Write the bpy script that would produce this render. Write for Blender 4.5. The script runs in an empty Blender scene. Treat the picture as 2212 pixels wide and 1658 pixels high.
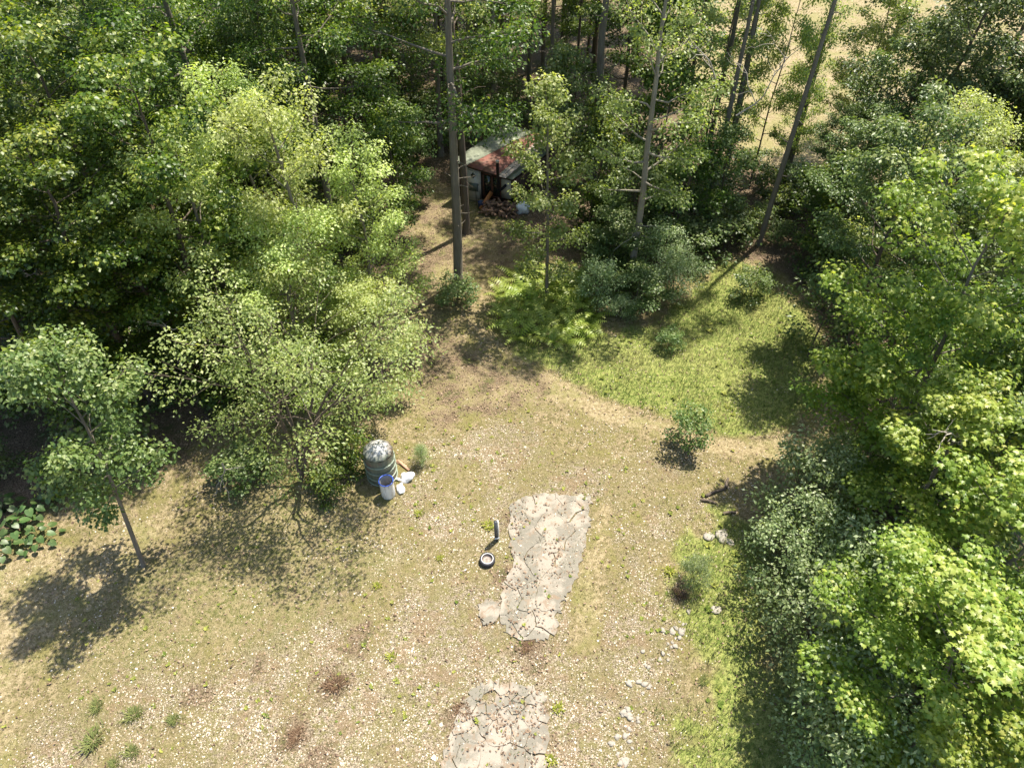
import bpy, bmesh, math, random
import numpy as np
from mathutils import Vector, Matrix

# ------------------------------------------------------------------ camera, light, exposure
SC = bpy.context.scene
COL = SC.collection
PITCH, CAM_H = math.radians(45), 22.5
cam = bpy.data.cameras.new("camera"); cam.sensor_width = 36.0; cam.lens = 25.0
cam.clip_start = 0.1; cam.clip_end = 3000
camo = bpy.data.objects.new("camera", cam); COL.objects.link(camo)
camo.location = (0, 0, CAM_H); camo.rotation_euler = (math.pi / 2 - PITCH, 0, 0)
SC.camera = camo

SUN_EL = math.radians(66); SUN_DIR = Vector((0.68 * math.cos(SUN_EL), 0.733 * math.cos(SUN_EL), math.sin(SUN_EL)))
W = bpy.data.worlds.new("World"); SC.world = W; W.use_nodes = True
wn = W.node_tree.nodes; sky = wn.new("ShaderNodeTexSky"); sky.sky_type = 'NISHITA'; sky.sun_disc = False
sky.sun_elevation = SUN_EL; sky.sun_rotation = math.atan2(SUN_DIR.x, SUN_DIR.y)
sky.air_density = 1.0; sky.dust_density = 1.5
W.node_tree.links.new(sky.outputs[0], wn["Background"].inputs[0]); wn["Background"].inputs[1].default_value = 0.115
sl = bpy.data.lights.new("sun", 'SUN'); sl.energy = 4.9; sl.angle = math.radians(0.55); sl.color = (1.0, 0.935, 0.83)
so = bpy.data.objects.new("sun", sl); COL.objects.link(so); so.location = (20, 30, 60)
so.rotation_euler = (-SUN_DIR).to_track_quat('-Z', 'Y').to_euler()
SC.view_settings.view_transform = 'Standard'; SC.view_settings.look = 'None'
SC.view_settings.gamma = 1.0; SC.view_settings.use_curve_mapping = False
SC.view_settings.exposure = 1.2
SC.render.engine = 'CYCLES'
SC.cycles.max_bounces = 8; SC.cycles.diffuse_bounces = 4; SC.cycles.transmission_bounces = 4; SC.cycles.glossy_bounces = 2

# ------------------------------------------------------------------ survey helpers (photo sight lines -> places on the ground)
FPX = 1536.0
def _ray(px, py):
    u, v = (px - 1106) / FPX, (829 - py) / FPX
    c, s = math.cos(PITCH), math.sin(PITCH)
    return np.array([u, v * s + c, v * c - s])
def at(px, py, z=0.0):
    d = _ray(px, py); k = (z - CAM_H) / d[2]
    return np.array([d[0] * k, d[1] * k, z])

def link(o): COL.objects.link(o); return o
def tag(o, label=None, cat=None, group=None, kind=None):
    if label: o["label"] = label
    if cat: o["category"] = cat
    if group: o["group"] = group
    if kind: o["kind"] = kind
    return o
def empty(name, loc, rz=0, label=None, cat=None, group=None):
    o = link(bpy.data.objects.new(name, None)); o.location = loc; o.rotation_euler = (0, 0, rz)
    o.empty_display_size = 0.2
    return tag(o, label, cat, group)

def mesh_np(name, V, F, mat=None, col=None, tint=None, smooth=False):
    """V (n,3); F list of (m,k) index arrays"""
    if isinstance(F, np.ndarray): F = [F]
    F = [f for f in F if len(f)]
    me = bpy.data.meshes.new(name)
    me.vertices.add(len(V)); me.vertices.foreach_set("co", np.asarray(V, np.float32).ravel())
    nl = sum(f.size for f in F); npoly = sum(len(f) for f in F)
    me.loops.add(nl); me.polygons.add(npoly)
    me.loops.foreach_set("vertex_index", np.concatenate([f.ravel() for f in F]).astype(np.int32))
    tot = np.concatenate([np.full(len(f), f.shape[1]) for f in F])
    st = np.concatenate([[0], np.cumsum(tot)[:-1]])
    me.polygons.foreach_set("loop_start", st.astype(np.int32))
    if smooth: me.polygons.foreach_set("use_smooth", np.ones(npoly, bool))
    me.update(calc_edges=True)
    if col is not None:
        a = me.attributes.new("col", 'FLOAT_COLOR', 'FACE')
        c = np.ones((npoly, 4), np.float32); c[:, :3] = col; a.data.foreach_set("color", c.ravel())
    if tint is not None:
        a = me.attributes.new("tint", 'FLOAT', 'FACE'); a.data.foreach_set("value", np.asarray(tint, np.float32))
    if mat: me.materials.append(mat)
    return me
def obj(name, me, parent=None, loc=None, rot=None):
    o = link(bpy.data.objects.new(name, me))
    if parent: o.parent = parent
    if loc is not None: o.location = loc
    if rot is not None: o.rotation_euler = rot
    return o

class Acc:
    def __init__(s): s.V = []; s.F3 = []; s.F4 = []; s.n = 0
    def add(s, V, F):
        V = np.asarray(V, float); F = np.asarray(F, int)
        s.V.append(V); (s.F3 if F.shape[1] == 3 else s.F4).append(F + s.n); s.n += len(V)
    def tube(s, P, R, k=6, cap=False):
        P = np.asarray(P, float); R = np.asarray(R, float); m = len(P)
        T = np.gradient(P, axis=0); T /= np.linalg.norm(T, axis=1)[:, None] + 1e-9
        ref = np.array([1., 0, 0]) if abs(T[0][2]) > .8 else np.array([0, 0, 1.])
        A = np.cross(T, ref); A /= np.linalg.norm(A, axis=1)[:, None] + 1e-9; B = np.cross(T, A)
        th = np.arange(k) * 2 * math.pi / k
        V = P[:, None, :] + R[:, None, None] * (np.cos(th)[None, :, None] * A[:, None, :] + np.sin(th)[None, :, None] * B[:, None, :])
        i = np.arange(m - 1)[:, None] * k; j = np.arange(k)[None, :]; jn = (j + 1) % k
        F = np.stack([i + j, i + jn, i + k + jn, i + k + j], -1).reshape(-1, 4)
        s.add(V.reshape(-1, 3), F)
        if cap:
            for e in (0, m - 1):
                Vc = np.vstack([V[e], P[e:e + 1]]); s.add(Vc, [[q, (q + 1) % k, k] for q in range(k)])
    def box(s, lo, hi, M=None):
        x0, y0, z0 = lo; x1, y1, z1 = hi
        V = np.array([[x0, y0, z0], [x1, y0, z0], [x1, y1, z0], [x0, y1, z0], [x0, y0, z1], [x1, y0, z1], [x1, y1, z1], [x0, y1, z1]], float)
        if M is not None: V = V @ np.array(M)[:3, :3].T + np.array(M)[:3, 3]
        s.add(V, [[3, 2, 1, 0], [4, 5, 6, 7], [0, 1, 5, 4], [1, 2, 6, 5], [2, 3, 7, 6], [3, 0, 4, 7]])
    def lathe(s, prof, k=24):
        prof = np.asarray(prof, float); th = np.arange(k) * 2 * math.pi / k
        V = np.stack([prof[:, 0][:, None] * np.cos(th), prof[:, 0][:, None] * np.sin(th), np.repeat(prof[:, 1][:, None], k, 1)], -1).reshape(-1, 3)
        m = len(prof); i = np.arange(m - 1)[:, None] * k; j = np.arange(k)[None, :]; jn = (j + 1) % k
        s.add(V, np.stack([i + j, i + jn, i + k + jn, i + k + j], -1).reshape(-1, 4))
    def mesh(s, name, mat=None, smooth=False):
        F = ([np.vstack(s.F3)] if s.F3 else []) + ([np.vstack(s.F4)] if s.F4 else [])
        return mesh_np(name, np.vstack(s.V), F, mat, smooth=smooth)

# ------------------------------------------------------------------ materials
def newmat(name):
    m = bpy.data.materials.new(name); m.use_nodes = True; nt = m.node_tree
    return m, nt, nt.nodes["Principled BSDF"]
def N(nt, typ, **kw):
    n = nt.nodes.new(typ)
    for k, v in kw.items(): setattr(n, k, v)
    return n
def ramp(nt, src, stops):
    r = N(nt, "ShaderNodeValToRGB"); e = r.color_ramp.elements
    while len(e) < len(stops): e.new(0.5)
    for q, (p, c) in zip(e, stops): q.position = p; q.color = (*c, 1)
    nt.links.new(src, r.inputs[0]); return r.outputs[0]
def noise(nt, scale, detail=6, rough=.6, co=None, dist=0):
    n = N(nt, "ShaderNodeTexNoise"); n.inputs["Scale"].default_value = scale; n.inputs["Detail"].default_value = detail
    n.inputs["Roughness"].default_value = rough; n.inputs["Distortion"].default_value = dist
    if co is not None: nt.links.new(co, n.inputs["Vector"])
    return n.outputs["Fac"]
def mixc(nt, fac, a, b, bt='MIX'):
    m = N(nt, "ShaderNodeMix", data_type='RGBA', blend_type=bt)
    for s, v in ((m.inputs[0], fac), (m.inputs[6], a), (m.inputs[7], b)):
        if isinstance(v, (int, float)): s.default_value = v
        elif isinstance(v, tuple): s.default_value = (*v, 1)
        else: nt.links.new(v, s)
    return m.outputs[2]
def mathn(nt, op, a, b=0.0, c=None):
    m = N(nt, "ShaderNodeMath", operation=op)
    for s, v in zip(m.inputs, (a, b, c)):
        if v is None: continue
        if isinstance(v, (int, float)): s.default_value = v
        else: nt.links.new(v, s)
    return m.outputs[0]
def smooth(nt, v, a, b):
    m = N(nt, "ShaderNodeMapRange", interpolation_type='SMOOTHSTEP'); nt.links.new(v, m.inputs[0])
    m.inputs[1].default_value = a; m.inputs[2].default_value = b
    return m.outputs[0]
def bump(nt, bs, h, dist=.02, st=.6):
    b = N(nt, "ShaderNodeBump"); b.inputs["Strength"].default_value = st; b.inputs["Distance"].default_value = dist
    nt.links.new(h, b.inputs["Height"]); nt.links.new(b.outputs[0], bs.inputs["Normal"])

def leaf_mat(name, dark, mid, tip, transl=.38, rough=.42, spec=.45):
    m, nt, bs = newmat(name)
    at_ = N(nt, "ShaderNodeAttribute", attribute_name="tint"); oi = N(nt, "ShaderNodeObjectInfo")
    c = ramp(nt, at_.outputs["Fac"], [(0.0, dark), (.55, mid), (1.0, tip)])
    hs = N(nt, "ShaderNodeHueSaturation"); nt.links.new(c, hs.inputs["Color"])
    nt.links.new(mathn(nt, 'MULTIPLY_ADD', oi.outputs["Random"], .022, .489), hs.inputs["Hue"])
    nt.links.new(mathn(nt, 'MULTIPLY_ADD', oi.outputs["Random"], .30, .85), hs.inputs["Value"])
    c = hs.outputs[0]
    nt.links.new(c, bs.inputs["Base Color"]); bs.inputs["Roughness"].default_value = rough
    bs.inputs["Specular IOR Level"].default_value = spec
    tr = N(nt, "ShaderNodeBsdfTranslucent")
    nt.links.new(mixc(nt, 1.0, c, (1.45, 1.5, .55), 'MULTIPLY'), tr.inputs[0])
    mx = N(nt, "ShaderNodeMixShader"); mx.inputs[0].default_value = transl
    nt.links.new(bs.outputs[0], mx.inputs[1]); nt.links.new(tr.outputs[0], mx.inputs[2])
    nt.links.new(mx.outputs[0], nt.nodes["Material Output"].inputs[0])
    return m
def bark_mat(name, a, b, vs=1.0):
    m, nt, bs = newmat(name)
    tc = N(nt, "ShaderNodeTexCoord"); mp = N(nt, "ShaderNodeMapping"); nt.links.new(tc.outputs["Object"], mp.inputs[0])
    mp.inputs["Scale"].default_value = (14, 14, 1.6 * vs)
    f = noise(nt, 1.0, 8, .7, mp.outputs[0], .4); g = noise(nt, 1.1, 4, .6, tc.outputs["Object"])
    c = ramp(nt, f, [(.3, a), (.7, b)])
    c = mixc(nt, mathn(nt, 'MULTIPLY', g, .6), c, tuple(x * .55 for x in a))
    nt.links.new(c, bs.inputs["Base Color"]); bs.inputs["Roughness"].default_value = .9
    bump(nt, bs, f, .04, .9); return m
def plain(name, col, rough=.6, metal=0, var=.25, scale=6, spec=.4, b=0.0):
    m, nt, bs = newmat(name)
    tc = N(nt, "ShaderNodeTexCoord"); f = noise(nt, scale, 8, .65, tc.outputs["Object"])
    c = ramp(nt, f, [(.3, tuple(x * (1 - var) for x in col)), (.7, tuple(min(1, x * (1 + var)) for x in col))])
    nt.links.new(c, bs.inputs["Base Color"]); bs.inputs["Roughness"].default_value = rough; bs.inputs["Metallic"].default_value = metal
    bs.inputs["Specular IOR Level"].default_value = spec
    if b: bump(nt, bs, f, b, .7)
    return m
def colmat(name, rough=.8, transl=0.0):
    m, nt, bs = newmat(name); a = N(nt, "ShaderNodeAttribute", attribute_name="col")
    nt.links.new(a.outputs["Color"], bs.inputs["Base Color"]); bs.inputs["Roughness"].default_value = rough
    bs.inputs["Specular IOR Level"].default_value = .25
    if transl:
        tr = N(nt, "ShaderNodeBsdfTranslucent"); nt.links.new(a.outputs["Color"], tr.inputs[0])
        mx = N(nt, "ShaderNodeMixShader"); mx.inputs[0].default_value = transl
        nt.links.new(bs.outputs[0], mx.inputs[1]); nt.links.new(tr.outputs[0], mx.inputs[2])
        nt.links.new(mx.outputs[0], nt.nodes["Material Output"].inputs[0])
    return m

LM = dict(
    maple=leaf_mat("leaf_maple", (.026, .058, .008), (.095, .155, .017), (.37, .40, .07), .42),
    bright=leaf_mat("leaf_bright_maple", (.090, .165, .020), (.225, .31, .045), (.46, .47, .12), .46),
    pale=leaf_mat("leaf_pale", (.20, .25, .065), (.42, .48, .17), (.60, .64, .32), .50),
    aspen=leaf_mat("leaf_aspen", (.125, .175, .046), (.27, .33, .105), (.46, .48, .22), .46),
    ash=leaf_mat("leaf_ash", (.045, .085, .020), (.12, .170, .044), (.27, .30, .11), .36, .40, .4),
    shrub=leaf_mat("leaf_shrub", (.10, .155, .055), (.25, .325, .14), (.47, .52, .32), .40),
    fern=leaf_mat("leaf_fern", (.12, .185, .022), (.26, .33, .06), (.44, .47, .13), .45),
    broad=leaf_mat("leaf_broad", (.040, .085, .02), (.075, .13, .035), (.20, .26, .09), .32),
    small=leaf_mat("leaf_sapling", (.065, .120, .032), (.15, .215, .062), (.31, .35, .15), .38),
)
BK = dict(
    grey=bark_mat("bark_grey", (.12, .10, .075), (.27, .235, .18)),
    aspen=bark_mat("bark_aspen", (.20, .175, .13), (.38, .34, .27)),
    brown=bark_mat("bark_brown", (.075, .055, .04), (.18, .14, .10)),
    dead=bark_mat("bark_dead", (.32, .28, .22), (.50, .45, .37)),
)

# ------------------------------------------------------------------ ground zones
def gpoly(pts): return np.array([at(*p)[:2] if p[1] > 60 else np.array([at(p[0], 60)[0] * 1.0, at(p[0], 60)[1]]) for p in pts])
def sdist(poly, X):
    """signed distance to polygon, positive inside (X: n,2)"""
    n = len(poly); dmin = np.full(len(X), 1e9); ins = np.zeros(len(X), bool)
    for i in range(n):
        a, b = poly[i], poly[(i + 1) % n]; e = b - a; w = X - a
        t = np.clip((w @ e) / (e @ e + 1e-9), 0, 1); d = np.linalg.norm(w - t[:, None] * e, axis=1); dmin = np.minimum(dmin, d)
        c = ((a[1] > X[:, 1]) != (b[1] > X[:, 1])) & (X[:, 0] < (b[0] - a[0]) * (X[:, 1] - a[1]) / (b[1] - a[1] + 1e-12) + a[0])
        ins ^= c
    return np.where(ins, dmin, -dmin)
def ss(x, a, b): t = np.clip((x - a) / (b - a), 0, 1); return t * t * (3 - 2 * t)
def vnoise(X, s, seed=0):
    g = np.random.default_rng(1000 + seed); G = g.random((64, 64)); P = X * s + 31.7 + seed
    i = np.floor(P).astype(int); f = P - i; f = f * f * (3 - 2 * f)
    a = G[i[:, 0] % 64, i[:, 1] % 64]; b = G[(i[:, 0] + 1) % 64, i[:, 1] % 64]
    c = G[i[:, 0] % 64, (i[:, 1] + 1) % 64]; d = G[(i[:, 0] + 1) % 64, (i[:, 1] + 1) % 64]
    return (a * (1 - f[:, 0]) + b * f[:, 0]) * (1 - f[:, 1]) + (c * (1 - f[:, 0]) + d * f[:, 0]) * f[:, 1]
def fbm(X, s, seed=0): return (vnoise(X, s, seed) * .5 + vnoise(X, s * 2.1, seed + 1) * .3 + vnoise(X, s * 4.3, seed + 2) * .2)

P_LUSH = gpoly([(1110, 770), (1120, 735), (1200, 735), (1290, 715), (1420, 690), (1500, 610), (1560, 560), (1650, 580), (1760, 690), (1780, 820), (1720, 930), (1560, 945), (1400, 895), (1280, 850), (1190, 800)])
P_STRIP = gpoly([(1170, 800), (1280, 858), (1400, 903), (1500, 938), (1580, 955), (1760, 950), (1770, 990), (1560, 985), (1440, 950), (1300, 905), (1180, 850)])
P_PATH = gpoly([(930, 390), (885, 430), (880, 520), (850, 650), (865, 800), (880, 900), (960, 930), (1080, 900), (1180, 850), (1190, 800), (1050, 770), (985, 720), (955, 660), (985, 600), (1110, 580), (1130, 490), (1010, 470)])
P_GRAVEL = gpoly([(860, 960), (1090, 900), (1300, 920), (1500, 955), (1570, 1050), (1520, 1180), (1450, 1400), (1400, 1900), (-200, 1900), (60, 1520), (300, 1420), (560, 1400), (740, 1180), (830, 1080)])
P_GRAVEL2 = gpoly([(620, 1420), (900, 1330), (1080, 1390), (1250, 1380), (1450, 1330), (1430, 1900), (400, 1900), (560, 1540)])
P_RLAWN = gpoly([(1450, 1150), (1580, 1120), (1700, 1150), (1720, 1420), (1780, 1900), (1440, 1900), (1440, 1658), (1480, 1440)])
P_LLAWN = gpoly([(-300, 1250), (0, 1210), (260, 1150), (420, 1060), (330, 1220), (100, 1400), (60, 1500), (30, 1900), (-500, 1900)])
P_MOSS = gpoly([(330, 1200), (560, 1060), (700, 1080), (790, 1150), (860, 1200), (830, 1330), (600, 1400), (330, 1420), (150, 1500), (60, 1440)])
P_WOOD = np.array([[-90, 8], *[at(*p)[:2] for p in [(-300, 1150), (0, 1150), (150, 1090), (420, 985), (560, 910), (760, 850), (860, 820), (845, 650), (875, 520), (880, 430), (930, 385), (1130, 490), (1235, 575), (1330, 660), (1500, 590), (1600, 545), (1690, 600), (1770, 690), (1800, 800), (1840, 880), (1840, 970), (1800, 990), (1720, 1050), (1720, 1180), (1740, 1300), (1760, 1500), (1800, 1900)]], [90, 2], [90, 36], [26, 38], [17, 42], [13, 50], [12, 74], [-90, 74]])
P_DRYR = gpoly([(1285, 1080), (1330, 1080), (1300, 1400), (1225, 1420), (1230, 1300), (1265, 1190)])
BROWN = [(725, 1478, 38), (640, 1590, 34), (1000, 1545, 30), (430, 1500, 30), (1150, 1400, 42), (1110, 1130, 25), (1075, 1320, 22), (1110, 1575, 50), (780, 1380, 35), (560, 1440, 18), (1085, 1250, 20), (1255, 1135, 14), (1470, 1280, 30), (690, 1640, 30)]
def zones(X):
    j = (fbm(X, .9, 3) - .5) * 1.6
    lush = ss(sdist(P_LUSH, X) + j * 1.0, -.45, .75) * (.60 + .40 * ss(fbm(X, .55, 51), .36, .58))
    strip = ss(sdist(P_STRIP, X) + j * .5, -.3, .3)
    path = ss(sdist(P_PATH, X) + j, -.5, .7)
    grav = ss(sdist(P_GRAVEL, X) + j * 2.6, -2.2, 2.2) * (.55 + .35 * fbm(X, .5, 9)) + .45 * ss(sdist(P_GRAVEL2, X) + j * 3, -2.6, 1.2)
    rl = ss(sdist(P_RLAWN, X) + j * 2.0, -.9, .9) * (.45 + .55 * ss(fbm(X, .6, 53), .38, .58)); ll = ss(sdist(P_LLAWN, X) + j * .8, -.4, .6)
    moss = ss(sdist(P_MOSS, X) + j * 2.4, -1.6, 1.6)
    wood = ss(sdist(P_WOOD, X) + j, -.3, .6)
    dryr = ss(sdist(P_DRYR, X) + j * .4, -.15, .25)
    br = np.zeros(len(X))
    for (px, py, r) in BROWN:
        c = at(px, py)[:2]; rr = r * .0185
        br = np.maximum(br, ss(-np.linalg.norm((X - c) * [1, .85], axis=1) + rr + (fbm(X, 2.2, 5) - .5) * rr * 1.6, -rr * .35, rr * .5))
    meadow = ((X[:, 1] > 38) & (wood < .5)).astype(float) * 1.0
    grav = grav * (1 - rl) * (1 - .8 * wood) * (1 - lush) * (1 - .55 * moss) * (1 - .7 * ll) * (1 - dryr) * (1 - .6 * path) * (1 - strip)
    return dict(lush=np.maximum(lush * (1 - strip), rl * .75), tan=np.clip(np.maximum.reduce([strip, path * .6 * (1 - lush), ll * .55, meadow * .8, dryr * .5]), 0, 1), grav=np.clip(grav * (.45 + .75 * ss(fbm(X, .55, 31), .3, .6)), 0, 1), litter=np.clip(np.maximum(wood * .95 * (1 - lush), br * .6) + .50 * path * ss(fbm(X, 1.5, 21), .15, .95) + .25 * path, 0, 1), moss=moss, wood=wood, brown=br, path=path, meadow=meadow)
def gz(x, y):
    X = np.stack([np.atleast_1d(np.asarray(x, float)), np.atleast_1d(np.asarray(y, float))], -1)
    return (vnoise(X, .18, 40) - .5) * .16 + (vnoise(X, .7, 41) - .5) * .06
def g0(x, y): return float(gz(x, y)[0])

def build_ground():
    xs = np.concatenate([[-900, -400, -200, -120, -80, -60, -50], np.arange(-44, 44.01, .2), [50, 60, 80, 120, 200, 400, 900]])
    ys = np.concatenate([[-900, -300, -100, -40, -15, 0, 3], np.arange(5, 38, .16), np.arange(38, 62, .4), [64, 70, 80, 100, 150, 300, 900, 2000]])
    XX, YY = np.meshgrid(xs, ys); X = np.stack([XX.ravel(), YY.ravel()], -1)
    z = gz(X[:, 0], X[:, 1])
    far = (np.abs(X[:, 0]) > 50) | (X[:, 1] > 64) | (X[:, 1] < 0); z[far] *= .3
    z += (vnoise(X, 2.6, 44) - .5) * .035 * ~far
    V = np.column_stack([X, z]); nx, ny = len(xs), len(ys)
    i = (np.arange(ny - 1)[:, None] * nx + np.arange(nx - 1)[None, :]).ravel()
    F = np.stack([i, i + 1, i + nx + 1, i + nx], -1)
    Z = zones(X)
    m, nt, bs = newmat("ground")
    me = mesh_np("ground", V, F, m, smooth=True)
    for nm, keys in (("zone_a", ("lush", "tan", "grav")), ("zone_b", ("litter", "moss", "wood"))):
        a = me.attributes.new(nm, 'FLOAT_COLOR', 'POINT'); c = np.ones((len(V), 4), np.float32)
        for q, k in enumerate(keys): c[:, q] = Z[k]
        a.data.foreach_set("color", c.ravel())
    A = N(nt, "ShaderNodeAttribute", attribute_name="zone_a"); B = N(nt, "ShaderNodeAttribute", attribute_name="zone_b")
    sa = N(nt, "ShaderNodeSeparateColor"); sb = N(nt, "ShaderNodeSeparateColor")
    nt.links.new(A.outputs["Color"], sa.inputs[0]); nt.links.new(B.outputs["Color"], sb.inputs[0])
    tc = N(nt, "ShaderNodeTexCoord").outputs["Object"]
    n1 = noise(nt, 1.2, 8, .65, tc); n2 = noise(nt, 5.5, 8, .7, tc); n3 = noise(nt, 24, 6, .75, tc); n4 = noise(nt, 60, 3, .7, tc)
    n5 = noise(nt, .45, 5, .6, tc)
    base = mixc(nt, smooth(nt, n2, .40, .60), (.135, .115, .050), (.30, .235, .14))
    base = mixc(nt, smooth(nt, n1, .44, .60), base, (.175, .155, .06))
    lush = mixc(nt, smooth(nt, n2, .38, .62), (.115, .155, .032), (.265, .28, .085))
    tan = mixc(nt, smooth(nt, n2, .38, .62), (.21, .165, .085), (.35, .285, .17))
    tan = mixc(nt, smooth(nt, n1, .50, .66), tan, (.20, .18, .075))
    gfl = smooth(nt, n3, .44, .58)
    gr = mixc(nt, gfl, (.105, .082, .048), (.30, .245, .17))
    gr = mixc(nt, smooth(nt, n4, .56, .65), gr, (.50, .44, .355))
    gr = mixc(nt, mathn(nt, 'MULTIPLY', smooth(nt, n2, .45, .58), .8), gr, (.155, .14, .05))
    gr = mixc(nt, mathn(nt, 'MULTIPLY', smooth(nt, n1, .48, .60), .75), gr, (.20, .145, .085))
    gr = mixc(nt, mathn(nt, 'MULTIPLY', smooth(nt, n5, .50, .60), .6), gr, (.175, .155, .065))
    lit = mixc(nt, smooth(nt, n3, .40, .60), (.075, .052, .032), (.21, .155, .10))
    lit = mixc(nt, smooth(nt, n1, .48, .66), lit, (.085, .085, .035))
    tan = mixc(nt, mathn(nt, 'MULTIPLY', smooth(nt, n5, .46, .58), .55), tan, (.205, .20, .07))
    moss = mixc(nt, smooth(nt, n2, .40, .60), (.115, .115, .034), (.25, .205, .105))
    moss = mixc(nt, mathn(nt, 'MULTIPLY', smooth(nt, n1, .48, .62), .6), moss, (.20, .155, .085))
    moss = mixc(nt, mathn(nt, 'MULTIPLY', smooth(nt, n4, .56, .66), .6), moss, (.42, .38, .28))
    nz = mathn(nt, 'MULTIPLY_ADD', n2, 1.0, -.5)
    def zf(s, k=.8): return smooth(nt, mathn(nt, 'MULTIPLY_ADD', nz, k, s), .22, .72)
    c = mixc(nt, zf(sb.outputs[1], 1.6), base, moss)
    c = mixc(nt, zf(sa.outputs[1]), c, tan)
    c = mixc(nt, zf(sa.outputs[2], 2.4), c, gr)
    c = mixc(nt, zf(sa.outputs[0]), c, lush)
    c = mixc(nt, zf(sb.outputs[0], 1.2), c, lit)
    c = mixc(nt, 1.0, c, ramp(nt, n3, [(.36, (.50, .48, .44)), (.56, (1.12, 1.12, 1.12))]), 'MULTIPLY')
    nt.links.new(c, bs.inputs["Base Color"]); bs.inputs["Roughness"].default_value = .95; bs.inputs["Specular IOR Level"].default_value = .15
    bump(nt, bs, mathn(nt, 'ADD', n3, mathn(nt, 'MULTIPLY', n2, .8)), .05, .8)
    tag(obj("ground", me), kind="structure")
build_ground()

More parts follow.
